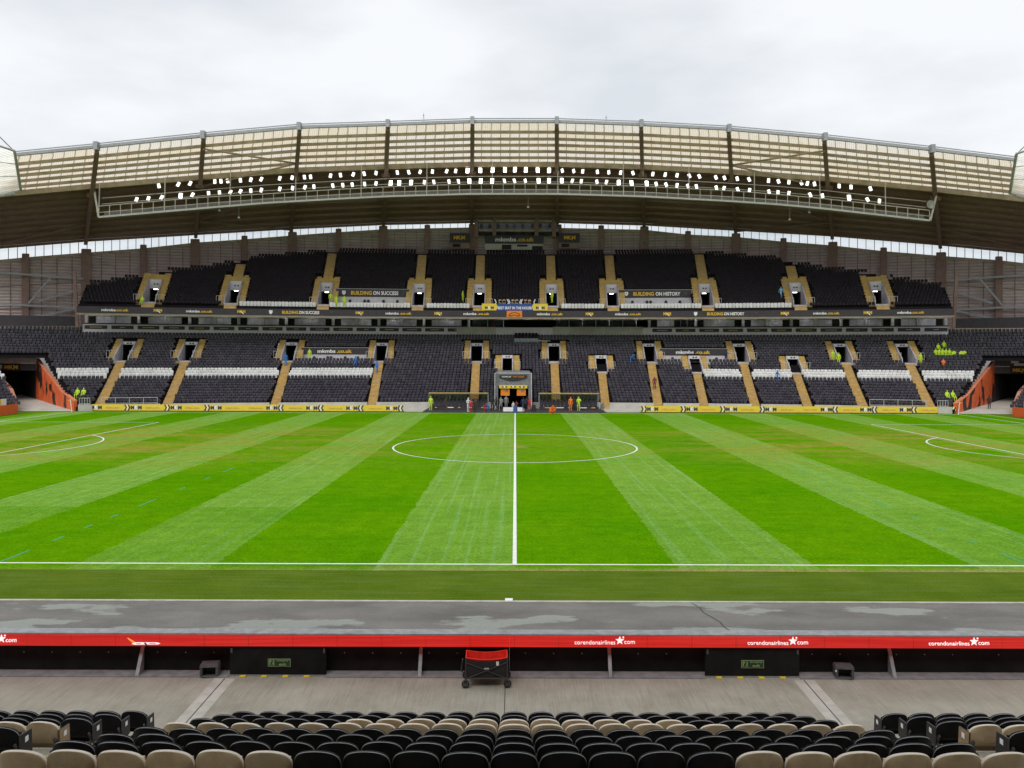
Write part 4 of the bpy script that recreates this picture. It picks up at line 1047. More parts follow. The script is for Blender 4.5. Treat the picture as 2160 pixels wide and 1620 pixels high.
# blue BEST SEAT banner with yellow ends and the six special seats above
p=Pc(0,DU0-.35); t=thing('banner','blue BEST SEAT IN THE HOUSE banner with yellow MKM ends below six cream seats','banner',(-.1,p.y,13.42))
mb=MB(); mb.box(-3.2,3.2,0,.03,0,.98); mb.build('cloth',M['banner_blue'],t); text('BEST SEAT IN THE HOUSE',5.0,.40,M['ink_white'],t,(0,-.02,.38))
for s in (-1,1):
    mb=MB(); mb.prism([(s*2.75,-.03,.02),(s*4.85,-.03,.02),(s*4.85,-.03,1.02),(s*2.75,-.03,1.02),(s*2.5,-.03,.52)],(0,.025,0)); mb.build('yellow_end',M['board_yellow'],t)
    for k,mm in ((-1,'ink_navy'),(0,'ink_white'),(1,'ink_navy')): text('M' if k else 'K',.42,.42,M[mm],t,(s*3.75+k*.44,-.045,.40),bold=.06)
for j,x in enumerate((-2.0,-.1,1.8)):
    for dx in (-.29,.29):
        p=Pc(0,DU0+DR+.35); q=thing('special_seat',f'cream padded seat above the blue banner, {nth(2*j+(1 if dx<0 else 2))} of six from the BUILDING ON SUCCESS side','seat',(x+dx,p.y,zu(1)),0,'six cream seats above the banner')
        mb=MB(); mb.prism([(-.24,.1,.38),(.24,.1,.38),(.25,.12,.80),(.17,.14,.95),(-.17,.14,.95),(-.25,.12,.80)],(0,.09,0)); mb.build('backrest',M['seat_cream'],q)
        mb=MB(); mb.box(-.24,.24,-.32,.1,.34,.44); mb.build('cushion',M['seat_cream'],q); mb=MB(); mb.box(-.2,.2,-.2,.1,0,.34); mb.build('base',M['dark'],q)
for x in (-3.0,-1.15,-.95,.75,.95,2.85):
    q=1 if x<-.1 else -1; y=Pc(0,DU0+.55).y; z_=zu(0); mb=MB()
    mb.prism([(x-q*.16,y,z_+.5),(x-q*.02,y,z_+.5),(x+q*.20,y,z_+.975),(x-q*.02,y,z_+1.45),(x-q*.16,y,z_+1.45),(x+q*.06,y,z_+.975)],(0,.03,0))
    mb.build('chevron_print',M['ink_white'],fas).matrix_parent_inverse=FINV

# ------------------------------------------------------------------ executive boxes between the tiers
DB=NL*DR+.05; ZP0,ZP1=10.15,11.15
def ring(mb,a,b,d0,d1,z0,z1,n=1,m=0):
    ps=np.linspace(a,b,n+1)
    for p,q in zip(ps,ps[1:]):
        A,B,C_,D_=Pc(p,d0),Pc(q,d0),Pc(q,d1),Pc(p,d1); mb.hexa([Z(A,z0),Z(B,z0),Z(C_,z0),Z(D_,z0)],[Z(A,z1),Z(B,z1),Z(C_,z1),Z(D_,z1)],m)
B_L=(phi_at(174,DB),phi_at(988,DB)); B_R=(phi_at(1372,DB),phi_at(2003,DB))
mb=MB(); ring(mb,B_L[0],-B_L[0],DB,DB+.2,9.2,ZP1,60); part(mb,'box_parapet',M['box_frame'])
mb=MB(); ring(mb,B_L[0],-B_L[0],DB+.2,DB+8,10.1,10.4,50); part(mb,'box_floor',M['terrace'])
mb=MB(); ring(mb,B_L[0],-B_L[0],DB+7.8,DB+8,10.4,12.9,50); part(mb,'box_rear_wall',M['dark'])
mb=MB(); ring(mb,B_L[0],-B_L[0],DB+2.95,DB+3.05,12.45,12.95,60); part(mb,'box_header',M['box_frame'])
for a,b in (B_L,B_R): mb=MB(); ring(mb,a,b,DB+.9,DB+1.0,11.0,11.36,36); part(mb,'box_seat_row',M['far_seat'])
CW={}
def bmesh_box(x0,x1,y0,y1,z0,z1,m):
    k=(x0,x1,y0,y1,z0,z1,m)
    if k not in CW: mb=MB(); mb.box(*k[:6]); CW[k]=mb.mesh('p',M[m])
    return CW[k]
for a,b in (B_L,B_R):
    n=max(1,round((b-a)*(R0+DB)/3.55))
    for k in range(n):
        c=a+(b-a)*(k+.5)/n; w=(b-a)*(R0+DB)/n
        v=frame_obj('name_plate',bmesh_box(-w/2+.28,w/2-.28,-.05,.02,-.26,.26,'sign_black'),c,Pc,DB-.02,10.72)
        lw=R_.choice((.7,.9,1.3,1.6)); inst('print_line',bmesh_box(-lw/2,lw/2,-.056,-.05,-.05,.07,'steel_grey' if R_.random()<.45 else 'gold'),v)
    n=max(1,round((b-a)*(R0+DB)/7.15)); w=(b-a)*(R0+DB)/n
    for k in range(n+1):
        c=a+(b-a)*k/n; frame_obj('box_column',bmesh_box(-.20,.20,0,.5,10.4,12.55,'box_frame'),c,Pc,DB+2.4)
        if k==n: break
        c=a+(b-a)*(k+.5)/n; rr=(R0+DB+3)/(R0+DB)
        frame_obj('box_pillar',bmesh_box(-.22,.22,-.15,.2,10.4,12.5,'box_frame'),c,Pc,DB+3)
        for s in (-1,1):
            q=c+s*1.28/(R0+DB); f=frame_obj('window',bmesh_box(-1.02,1.02,.02,.05,11.10,12.40,'glass_box' if R_.random()<.93 else 'glass_dark'),q,Pc,DB+3)
            inst('window_frame',bmesh_box(-1.06,1.06,-.04,.06,11.02,11.10,'steel_white'),f); inst('window_frame',bmesh_box(-1.06,-1.0,-.04,.06,11.10,12.44,'steel_white'),f); inst('window_frame',bmesh_box(1.0,1.06,-.04,.06,11.10,12.44,'steel_white'),f); inst('mullion',bmesh_box(-.03,.03,-.02,.018,11.10,12.40,'steel_white'),f)
            frame_obj('box_apron',bmesh_box(-1.06,1.06,.0,.15,10.4,11.02,'box_frame'),q,Pc,DB+3)
            q2=c+s*2.85/(R0+DB); frame_obj('doorway',bmesh_box(-.45,.45,.30,.35,10.4,12.4,'dark'),q2,Pc,DB+3)
# row of tubes added out of sight on the soffit to brighten the box windows
for a,b in ((B_L[0],-B_L[0]),):
    n=30
    for k in range(n): frame_obj('soffit_fill_light',bmesh_box(-.55,.55,-.05,.05,12.68,12.73,'tube_light'),a+(b-a)*(k+.5)/n,Pc,DB+1.6)
# central directors area
for u0,u1,mt,z0,z1,dd in ((995,1062,'glass_dark',10.7,12.4,2.6),(1172,1342,'glass_dark',11.0,12.4,2.6)):
    a,b=phi_at(u0,DB+dd),phi_at(u1,DB+dd); n=max(2,round((b-a)*215/2.1))
    for k in range(n):
        c=a+(b-a)*(k+.5)/n; w=(b-a)*(R0+DB+dd)/n/2; f=frame_obj('window',bmesh_box(-w+.04,w-.04,0,.04,z0,z1,mt),c,Pc,DB+dd)
        inst('window_frame',bmesh_box(w-.05,w+.05,-.05,.06,z0-.3,z1+.1,'steel_white'),f); inst('window_frame',bmesh_box(-w,w-.052,-.05,.06,z0-.3,z0-.001,'steel_white'),f)
mb=MB(); ring(mb,phi_at(963,DB),phi_at(1046,DB),DB-.12,DB-.01,9.0,11.2,4); part(mb,'pale_wall',M['wallw']); mb=MB(); ring(mb,phi_at(1166,DB),phi_at(1356,DB),DB-.12,DB-.01,9.4,11.25,8); part(mb,'pale_wall',M['wallw'])
a,b=phi_at(1085,DB-1),phi_at(1135,DB-1)
mb=MB(); ring(mb,a,b,DB-2.2,DB-2.1,8.4,9.3,4); part(mb,'balcony_glass',mat('balcony_glass',(0.25,0.33,0.32),0.15,var=.1))
mb=MB(); ring(mb,a,b,DB-2.24,DB-2.06,9.3,9.38,4); ring(mb,b,phi_at(1160,DB-1),DB-2.24,DB-2.06,9.0,9.1,2); part(mb,'balcony_rail',M['steel_white'])
mb=MB()
for r in range(4):
    for k in range(7): c=a+(b-a)*(k+.5)/7; p=Pc(c,DB-1.6+r*.85); mb.box(p.x-.2,p.x+.2,p.y,p.y+.1,9.0+r*.45,9.75+r*.45); mb.box(p.x-.2,p.x+.2,p.y-.35,p.y,9.0+r*.45,9.4+r*.45)
part(mb,'balcony_seat_block',M['far_seat_up'])['kind']='stuff'

# ------------------------------------------------------------------ players tunnel
t=thing('players_tunnel','grey portal of the players tunnel with yellow band and orange door banners','tunnel',(-.25,101.3,0))
mb=MB()
for s in (-1,1): mb.box(s*2.05-.13,s*2.05+.13,-.4,10,0,4.7)
mb.box(-2.18,2.18,-.4,10,4.5,4.72); mb.box(-1.92,1.92,-.35,-.2,2.95,4.5); mb.build('portal',mat('portal_grey',(0.19,0.19,0.21),.6),t)
mb=MB(); pts=[(-1.75,-.42,4.35),(1.75,-.42,4.35),(1.75,-.42,4.0)]+[(1.75-3.5*k/10,-.42,4.0-.42*math.sin(math.pi*k/10)) for k in range(1,10)]+[(-1.75,-.42,4.0)]
mb.prism(pts,(0,.06,0)); mb.build('name_panel',M['sign_black'],t)
text('HOME OF',1.15,.17,M['ink_white'],t,(-.85,-.44,4.14)); text('THE TIGERS',1.45,.17,M['ink_orange'],t,(.65,-.44,4.14))
mb=MB(); mb.box(-1.78,1.78,-.50,-.42,2.68,3.08); mb.build('yellow_band',M['board_yellow'],t)
for x in (-1.1,0,1.1):
    for k,mm in ((-1,'ink_navy'),(0,'ink_white'),(1,'ink_navy')): text('M' if k else 'K',.22,.2,M[mm],t,(x+k*.23,-.51,2.87),bold=.06)
for s in (-1,1): mb=MB(); mb.box(s*1.02-.56,s*1.02+.56,-.30,-.27,1.75,2.66); mb.build('door_banner',M['ink_orange'],t); mb=MB(); mb.box(s*1.02-.05,s*1.02+.35,-.31,-.305,2.2,2.5); mb.build('banner_emblem',M['steel_brown'],t)
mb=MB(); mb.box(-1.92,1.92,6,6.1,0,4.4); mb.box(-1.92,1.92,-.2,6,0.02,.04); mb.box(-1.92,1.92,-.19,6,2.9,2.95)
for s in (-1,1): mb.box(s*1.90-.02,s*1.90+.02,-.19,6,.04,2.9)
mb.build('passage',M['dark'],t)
mb=MB(); mb.tube((-2.3,-.9,0),(-2.3,-.9,4.6),.06,8); mb.tube((2.3,-.9,0),(2.3,-.9,4.6),.06,8); mb.tube((-2.3,-.9,4.6),(2.3,-.9,4.6),.05,8); mb.build('front_frame',M['steel_white'],t)

# dugouts
for x0,x1,l in ((-10.75,-3.4,'dugout with dark seats under a gold-edged clear canopy, behind the crouching players'),(3.0,10.45,'dugout with gold-edged clear canopy behind the three stewards')):
    t=thing('dugout',l,'dugout',((x0+x1)/2,100.3,0)); w=(x1-x0)/2
    mb=MB()
    for x in (-w,-w/3,w/3,w): mb.beam((x,1.3,0),(x,1.3,1.95),.06,.06); mb.beam((x,1.3,1.95),(x,-.45,2.12),.06,.06)
    for x in (-w,w): mb.beam((x,-.4,0),(x,-.4,2.1),.07,.07)
    mb.beam((-w,1.3,1.9),(w,1.3,1.9),.05,.05); mb.beam((-w,-.4,2.08),(w,-.4,2.08),.05,.05)
    mb.build('frame',M['steel_grey'],t)
    mb=MB(); mb.box(-w-.05,w+.05,-.55,-.43,2.06,2.18); mb.build('roof_edge',M['gold'],t)
    mb=MB(); mb.hexa([(-w,1.3,1.95),(w,1.3,1.95),(w,-.42,2.13),(-w,-.42,2.13)],[(-w,1.3,1.97),(w,1.3,1.97),(w,-.42,2.15),(-w,-.42,2.15)]); mb.build('canopy',M['glass_dugout'],t)
    mb=MB(); mb.box(-w,w,1.28,1.32,.5,1.94); mb.build('rear_pane',M['glass_dugout'],t)
    mb=MB(); mb.box(-w,w,-.5,-.46,.05,.42); mb.build('front_panel',M['sign_black'],t)
    for k in range(5): mb=MB(); x=-w+.7+k*1.45; mb.box(x,x+R_.choice((.5,.9,.3)),-.515,-.505,.27,.37); mb.build('sponsor_print',M['ink_white' if k%2 else 'ink_pale'],t)
    for k in range(14):
        x=-w+.35+k*(2*w-.7)/13
        if k==0:
            mb=MB(); mb.prism([(-.23,.55,.45),(.23,.55,.45),(.24,.7,1.05),(.15,.74,1.28),(-.15,.74,1.28),(-.24,.7,1.05)],(0,.1,0)); mb.box(-.23,.23,.1,.6,.38,.5); mb.box(-.12,.12,.2,.5,.02,.38); dm=mb.mesh('bucket_seat',M['ink_black'])
        inst('bucket_seat',dm,t,(x,0,0))
t=thing('low_barrier','low white barrier before the players tunnel mouth','barrier',(-.15,96.9,0)); mb=MB(); mb.box(-1.3,1.25,0,.08,.05,.55); mb.build('panel',M['ink_white'],t); mb=MB(); mb.box(-1.2,-1.1,-.1,.2,.02,.05); mb.box(1.1,1.2,-.1,.2,.02,.05); mb.build('foot',M['steel_grey'],t)
mb=MB(); mb.tube((0,0,0),(0,0,.75),.28,14,r2=.25); mb.tube((0,0,.75),(0,0,.82),.25,14,r2=.1); tag(mb.build('halfway_marker',M['banner_blue'],None,(.02,95.3,.02)),'blue padded marker standing at the end of the halfway line','marker')
mb=MB(); mb.hexa([(-.3,-.2,0),(.3,-.2,0),(.3,.2,0),(-.3,.2,0)],[(-.26,-.17,.62),(.26,-.17,.62),(.22,.15,.75),(-.22,.15,.75)]); mb.tube((-.15,0,.7),(.15,0,.82),.04,8); tag(mb.build('kit_bag',M['cart_black'],None,(2.25,97.3,.02)),'black kit bag standing between the tunnel and the dugout','bag')

# yellow advertising boards along the far touchline
def ad_board(x,w,s,k=0):
    n_=(8-k) if x<0 else k+1
    t=thing('advertising_board',f'yellow MKM board, {nth(n_)} from the '+('dugout with crouching players' if x<0 else 'dugout with three stewards')+' along the touchline','board',(x,96.35,0),0,'yellow boards along the far touchline')
    mb=MB(); mb.box(-w/2,w/2,0,.06,.06,.80); mb.build('panel',M['board_yellow'],t)
    mb=MB(); mb.box(-w/2,w/2,.07,.3,0,.06); mb.beam((-w/3,.08,.7),(-w/3,.35,.03),.05,.05); mb.beam((w/3,.08,.7),(w/3,.35,.03),.05,.05); mb.build('stay',M['steel_dark'],t)
    e=-s*(w/2-.38)
    for k,mm in ((0,'ink_navy'),(1,'ink_white'),(2,'ink_navy')):
        mb=MB(); c=e+(k-1)*.21*s; q=s*(.17 if k!=1 else .12)
        mb.prism([(c-q,-.008-.002*k,.08),(c,-.008-.002*k,.08),(c+q,-.008-.002*k,.43),(c,-.008-.002*k,.78),(c-q,-.008-.002*k,.78),(c,-.008-.002*k,.43)],(0,.006,0)); mb.build('chevron',M[mm],t)
    xm=-.95 if s>0 else .95
    for k,mm in ((-1,'ink_navy'),(0,'ink_white'),(1,'ink_navy')): text('M' if k else 'K',.44,.44,M[mm],t,(xm+k*.44,-.012,.43),bold=.06)
    text('mkm.com',1.6,.26,M['ink_pale'],t,(1.0 if s>0 else -1.0,-.012,.43),bold=.02)
x0=at(178,866,96.35).x; x1=at(852,866,96.35).x; n=8
for k in range(n): ad_board(x0+(x1-x0)*(k+.5)/n,(x1-x0)/n-.01,1 if k<4 else -1,k)
x0=at(1352,866,96.35).x; x1=at(2018,866,96.35).x
for k in range(n): ad_board(x0+(x1-x0)*(k+.5)/n,(x1-x0)/n-.01,1 if k<4 else -1,k)

# ------------------------------------------------------------------ corner tunnels
def art(name,seed,scale):
    m,N,L,b=nodes_of(name); p=pos(N); mp=N.new('ShaderNodeMapping'); mp.inputs['Location'].default_value=(seed,seed*1.7,0); mp.inputs['Rotation'].default_value=(0,.6,0); mp.inputs['Scale'].default_value=(1,1,.55); L.new(p,mp.inputs[0])
    n=noise(N,L,mp.outputs[0],scale,3,0.5); n2=noise(N,L,p,1.0,4)
    c=ramp(N,L,n2,.3,.7,(0.58,0.085,0.02),(0.74,0.15,0.035)); c=mixc(N,L,ramp(N,L,n,.555,.575),c,(0.02,0.012,0.01)); L.new(c,b.inputs['Base Color']); b.inputs['Roughness'].default_value=.6; return m
for s in (-1,1):
    def mx(p,z): return Vector((-s*p.x if s>0 else p.x,p.y,z))
    lab='left'
    t=thing('corner_tunnel','orange-walled corner tunnel '+('with empty ramp and one MKM sign' if s<0 else 'with a person in black on its ramp'),'tunnel',mx(TA,0))
    def loc(p): return p-t.location
    A,B,A2,B2=mx(TA,0),mx(TB,0),mx(TA2,0),mx(TB2,0)
    d=(TB-TA).normalized(); nrm=Vector((-d.y,d.x,0)); 
    if nrm.dot(TA2-TA)>0: nrm=-nrm
    nr=mx(nrm,0)
    F_=lambda a,b,t_: a+(b-a)*t_
    mb=MB(); pts=[(A,.0),(F_(A,B,1),.0),(F_(A,B,1),6.15),(F_(A,B,.30),2.1),(A,1.15)]
    mb.prism([loc(Z(p,z)) for p,z in pts],nr*.35); mb.build('painted_wall',art('tiger_stripe_art_'+('a' if s<0 else 'b'),3.0 if s<0 else 9.3,.42),t)
    mb=MB()
    for (p,z),(q,y) in (((F_(A,B,1),6.2),(F_(A,B,.30),2.15)),((F_(A,B,.30),2.15),(A,1.2))): mb.beam(loc(Z(p+nr*.17,z)),loc(Z(q+nr*.17,y)),.45,.10)
    mb.build('coping',mat('orange_coping',(0.62,0.22,0.12),.6),t)
    mb=MB(); pts=[(A2,0),(B2,0),(B2,6.0),(F_(A2,B2,.12),2.6),(F_(A2,B2,.02),1.6),(A2,.4)]
    mb.prism([loc(Z(p,z)) for p,z in pts],-nr*.35); mb.build('side_wall',mat('terracotta_wall',(0.40,0.17,0.11),.7),t)
    mb=MB(); q=[B,B2]; D=mx(d,0)
    mb.hexa([loc(Z(B,4.55)),loc(Z(B2,4.55)),loc(Z(B2+D*.3,4.55)),loc(Z(B+D*.3,4.55))],[loc(Z(B,5.5)),loc(Z(B2,5.5)),loc(Z(B2+D*.3,5.5)),loc(Z(B+D*.3,5.5))]); mb.build('header',M['plastic_grey'],t)
    mb=MB(); mb.hexa([loc(Z(B,5.52)),loc(Z(B2,5.52)),loc(Z(B2+D*.3,5.52)),loc(Z(B+D*.3,5.52))],[loc(Z(B,6.4)),loc(Z(B2,6.4)),loc(Z(B2+D*.3,6.4)),loc(Z(B+D*.3,6.4))]); mb.build('upper_header',M['vom'] if s<0 else M['plastic_grey'],t)
    ang=math.atan2((B2-B).y,(B2-B).x) if s<0 else math.atan2((B2-B).y,(B2-B).x)
    if s<0: ang+=math.pi
    mid=(B+B2)/2-D*.06; e=inst('sign_holder',bmesh_box(-1.2,1.2,0,.03,-.4,.4,'sign_black'),t,loc(Z(mid,5.02)),ang); 
    mkm(e,0,-.03,0,1.7,.5)
    if s>0:
        mb=MB(); mb.box(-1.1,-.1,-.05,-.03,.95,1.25); mb.box(-.7,1.1,-.05,-.03,.6,.92); mb.build('white_notice',M['ink_white'],e)
    mb=MB(); mb.quad(loc(Z(A,-.005)),loc(Z(A2,-.005)),loc(Z(B2+D*8,.9)),loc(Z(B+D*8,.9))); mb.build('ramp',M['wallw'],t)
    mb=MB(); e1,e2=B+D*9,B2+D*9
    mb.quad(loc(Z(e1,0)),loc(Z(e2,0)),loc(Z(e2,6.4)),loc(Z(e1,6.4))); mb.quad(loc(Z(B+D*.3,4.56)),loc(Z(B2+D*.3,4.56)),loc(Z(e2,4.56)),loc(Z(e1,4.56))); mb.quad(loc(Z(B,0)),loc(Z(e1,0)),loc(Z(e1,4.56)),loc(Z(B,4.56))); mb.quad(loc(Z(B2,0)),loc(Z(e2,0)),loc(Z(e2,4.56)),loc(Z(B2,4.56)))
    mb.build('passage',M['dark'],t)
    mb=MB(); a,b=loc(Z(B,6.4)),loc(Z(B2,6.4))
    for k in range(5): p=a+(b-a)*k/4; mb.tube(p,p+Vector((0,0,.9)),.03,6)
    mb.tube(a+Vector((0,0,.9)),b+Vector((0,0,.9)),.03,6); mb.build('hand_rail',M['steel_grey'],t)
    # orange end barrier
    b_=thing('end_barrier','bright orange barrier beside the mouth of the '+('empty corner tunnel' if s<0 else 'corner tunnel with the person in black'),'barrier',(s*57.2,80,0))
    mb=MB(); mb.box(-.06,.06,-18,11.8,.02,1.1); mb.build('panel',M['orange'],b_)
    mb=MB(); mb.box(.5*s-.05,.5*s+.05,-18,9.6,1.0,1.75); mb.build('rear_panel',M['board_yellow'],b_); mb=MB(); mb.box(.5*s-.06,.5*s+.06,9.65,10.5,1.0,1.75); mb.build('white_panel',M['ink_white'],b_)
# ------------------------------------------------------------------ back wall, columns, glazing
DBK=33.0
HEADS=[(-80,556),(55,543),(183,533),(303,524),(412,512),(516,505),(617,497),(714,490),(808,484),(901,482),(997,480),
       (1175,481),(1267,483),(1358,485),(1450,495),(1551,500),(1651,510),(1755,518),(1862,530),(1983,540),(2105,549),(2250,566)]
GT=[(-80,526),(55,515),(183,507),(303,500),(412,491),(516,486),(617,480),(714,475),(808,471),(901,469),(997,467),
    (1175,468),(1267,470),(1358,473),(1450,480),(1551,484),(1651,491),(1755,497),(1862,506),(1983,516),(2105,524),(2250,538)]
def back_pt(u,v,d=DBK): p=Pc(phi_at(u,d),d); return Vector((p.x,p.y,zat(u,v,p.y)))
heads=[back_pt(u,v) for u,v in HEADS]; gtop=[back_pt(u,v) for u,v in GT]
MAIN={183,412,617,808,997,1175,1358,1551,1755,1983}
for (u,v),p in zip(HEADS,heads):
    if not -60<u<2230: continue
    w=.62 if u in MAIN else .42
    phi=phi_at(u,DBK); me=MB(); me.box(-w,w,-.55,-.05,9,p.z+.55); me.box(-w*1.15,w*1.15,-.60,-.552,9,p.z+.45) 
    o=me.build('back_column',M['steel_brown'],west,(p.x,p.y,0),-phi); o.matrix_parent_inverse=INV
for k in range(len(heads)-1):
    a,b=heads[k],heads[k+1]; ga,gb=gtop[k],gtop[k+1]; cen=HEADS[k][0]==997
    z0=10.5
    out=Vector((a.y-b.y,b.x-a.x,0)).normalized(); out=out if out.y>0 else -out
    mb=MB(); mb.hexa([Z(a,z0),Z(b,z0),Z(b+out*.15,z0),Z(a+out*.15,z0)],[a-Vector((0,0,.45)),b-Vector((0,0,.45)),b+out*.15-Vector((0,0,.45)),a+out*.15-Vector((0,0,.45))]); part(mb,'cladding_panel',M['clad'])
    mb=MB(); mb.beam(a-Vector((0,0,.22))-out*.1,b-Vector((0,0,.22))-out*.1,.25,.45); part(mb,'wall_head_beam',M['steel_beige'])
    mb=MB(); n=4
    for j in range(1,n): p=a+(b-a)*j/n; mb.beam(Z(p,z0)-out*.04,p-Vector((0,0,.45))-out*.04,.10,.06)
    for f in (.30,.62): mb.beam(Z(a,z0+(a.z-z0)*f)-out*.05,Z(b,z0+(b.z-z0)*f)-out*.05,.08,.12)
    part(mb,'wall_rail',M['steel_brown'])
    if cen: continue
    g=MB(); g.hexa([a+out*.05,b+out*.05,b+out*.07,a+out*.07],[ga+out*.05,gb+out*.05,gb+out*.07,ga+out*.07]); gl=part(g,'glazing',M['glass_clear'])
    mb=MB(); n=max(4,round((b-a).length/1.2))
    for j in range(n+1): p=a+(b-a)*j/n; q=ga+(gb-ga)*j/n; mb.beam(p,q,.06,.08)
    mb.beam(ga+Vector((0,0,.45)),gb+Vector((0,0,.45)),.3,.4); o=mb.build('mullion',M['steel_brown'],gl)
# braces and horizontal beams on the end walls, dark band over the corner seats
for s in (-1,1):
    def w(u,v,d=DBK-1.5):
        uu=u if s<0 else 2174-u; vv=v if s<0 else v+4; return back_pt(uu,vv,d)
    mb=MB()
    for (u0,v0),(u1,v1) in (((-40,572),(175,588)),((80,636),(160,612)),((80,668),(165,650)),((-20,640),(165,650)),((60,640),(110,582))): mb=MB(); mb.beam(w(u0,v0),w(u1,v1),.18,.28); part(mb,'wall_brace',M['steel_grey'])
    mb=MB(); mb.beam(w(157,575,20),w(163,690,20),.4,.4); part(mb,'end_post',M['steel_brown'])
    mb=MB(); mb.hexa([w(-60,690,24),w(166,690,24),w(166,690,24.4),w(-60,690,24.4)],[w(-60,663,24),w(166,668,24),w(166,668,24.4),w(-60,663,24.4)]); part(mb,'end_wall_band',M['sign_black'])
    mb=MB(); mb.hexa([w(-60,697,23.7),w(168,697,23.7),w(168,697,24.1),w(-60,697,24.1)],[w(-60,688,23.7),w(168,688,23.7),w(168,688,24.1),w(-60,688,24.1)]); part(mb,'end_wall_sill',M['steel_beige'])
# control room under the roof in the middle
t=thing('control_room','dark glazed control room under the middle of the roof with mkmbs.co.uk sign','room',(0,134.4,20.5))
def lp(u,v,y=134.4): return at(u,v,y)-t.location
def slab(u0,v0,u1,v1,name,m,th=.3,y=134.4):
    a,b=lp(u0,v0,y),lp(u1,v1,y); mb=MB(); mb.box(min(a.x,b.x),max(a.x,b.x),a.y,a.y+th,min(a.z,b.z),max(a.z,b.z)); return mb.build(name,M[m],t)
slab(1022,497,1146,514,'sign_panel','sign_black'); text('mkmbs',3.5,.72,M['ink_white'],t,lp(1066,505,134.3)); text('.co.uk',2.9,.72,M['ink_yellow'],t,lp(1108,505,134.3))
slab(1000,470,1178,497,'window_band','glass_dark',.3,135.2)
for u in (1004,1042,1131,1168): slab(u-4,455,u+4,500,'column','steel_brown',.5,134.6)
slab(1000,484,1175,488.5,'rail_beam','steel_beige',.2,134.9); slab(1000,463,1175,469,'top_beam','steel_beige',.2,134.9)
slab(1022,514,1146,527,'desk_wall','wallw',.3,134.1); slab(1058,516,1078,526,'desk_window','dark',.2,134.0); slab(1122,519,1144,527,'desk_window','dark',.2,134.0); slab(1090,516,1112,520,'desk_window','dark',.2,134.0)
for u0,u1,uc in ((948,990,968),(1178,1222,1201)):
    slab(u0,492,u1,512,'side_sign','sign_black'); mkm(t,lp(uc,501,134.3).x,lp(uc,501,134.3).y,lp(uc,501,134.3).z,1.9,.62); slab(u0,512,u1,524,'side_desk','steel_brown'); slab(u0+6,514,u0+22,521,'desk_window','dark',.2,134.2)
mb=MB()
for u0,u1 in ((815,948),(1222,1445)):
    k=u0
    while k<u1: a,b=lp(k,523,134.2),lp(k,506,134.2); mb.tube(a,b,.03,5); k+=12
    mb.tube(lp(u0,506,134.2),lp(u1,507,134.2),.04,5); mb.tube(lp(u0,523,134.2),lp(u1,524,134.2),.06,5)
mb.build('press_rail',M['steel_grey'],t)

# ------------------------------------------------------------------ roof
roof=thing('stand_roof','curved cantilever roof with translucent front panels over the main stand','roof',(0,130,28))
RINV=Matrix.Translation((0,-130,-28))
def rpart(mb,name,m): o=mb.build(name,m,roof); o.matrix_parent_inverse=RINV; return o
RF=[(-60,334,-95,528),(203,308,180,506),(428,285,412,492),(630,267,613,480),(817,261,808,471),(995,255,994,467),(1173,255,1175,467),(1351,261,1358,472),(1536,271,1551,483),(1738,289,1755,495),(1964,314,1983,514),(2230,347,2260,541)]
RAF=[]
for uf,vf,ub,vb in RF:
    y=Pc(phi_at(uf,-1.0),-1.0).y; f=at(uf,vf+5,y); RAF.append((f,back_pt(ub,vb,DBK-.3)))
def rp(j,s,dz=0.0):
    f,b=RAF[j]; p=f+(b-f)*s; p.z+=dz+.35*math.sin(math.pi*s); return p
def rq(j,tt,s,dz=0.0): return rp(j,s,dz).lerp(rp(j+1,s,dz),tt)
def uvp(o,j):
    me=o.data; L_=(rp(j,0)-rp(j+1,0)).length; uv=me.uv_layers.new(name='UVMap')
    for lp_ in me.loops: uv.data[lp_.index].uv=(L_*(lp_.vertex_index%4 in (1,2)), float(lp_.vertex_index%4>1))
SP_=[.0,.068,.129,.184,.243,.302,.36]
SD_=[.36]+[.36+.64*k/9 for k in range(1,10)]
NB=len(RAF)-1
for j in range(NB):
    for a,b in zip(SP_,SP_[1:]):
        mb=MB(); mb.hexa([rq(j,0,a,.12),rq(j,1,a,.12),rq(j,1,b,.12),rq(j,0,b,.12)],[rq(j,0,a,.15),rq(j,1,a,.15),rq(j,1,b,.15),rq(j,0,b,.15)]); uvp(rpart(mb,'translucent_panel',M['translucent']),j)
    for a,b in zip(SD_,SD_[1:]):
        mb=MB(); mb.hexa([rq(j,0,a,.12),rq(j,1,a,.12),rq(j,1,b,.12),rq(j,0,b,.12)],[rq(j,0,a,.2),rq(j,1,a,.2),rq(j,1,b,.2),rq(j,0,b,.2)]); uvp(rpart(mb,'roof_sheet',M['roof_under']),j)
    for s in SP_[1:-1]:
        mb=MB(); mb.beam(rq(j,0.01,s,-.10),rq(j,.99,s,-.10),.14,.38); rpart(mb,'purlin',M['steel_beige'])
    mb=MB(); mb.beam(rq(j,.01,.36,-.15),rq(j,.99,.36,-.15),.25,.75); rpart(mb,'edge_beam',M['steel_beige'])
    for s in SD_[1:]:
        mb=MB(); mb.beam(rq(j,.01,s,-.10),rq(j,.99,s,-.10),.16,.40); rpart(mb,'purlin',M['steel_brown'])
    mb=MB(); mb.beam(rq(j,0,-.008,.10),rq(j,1,-.008,.10),.35,.34); mb.beam(rq(j,0,-.012,.42),rq(j,1,-.012,.42),.12,.10); rpart(mb,'gutter',M['steel_grey'])
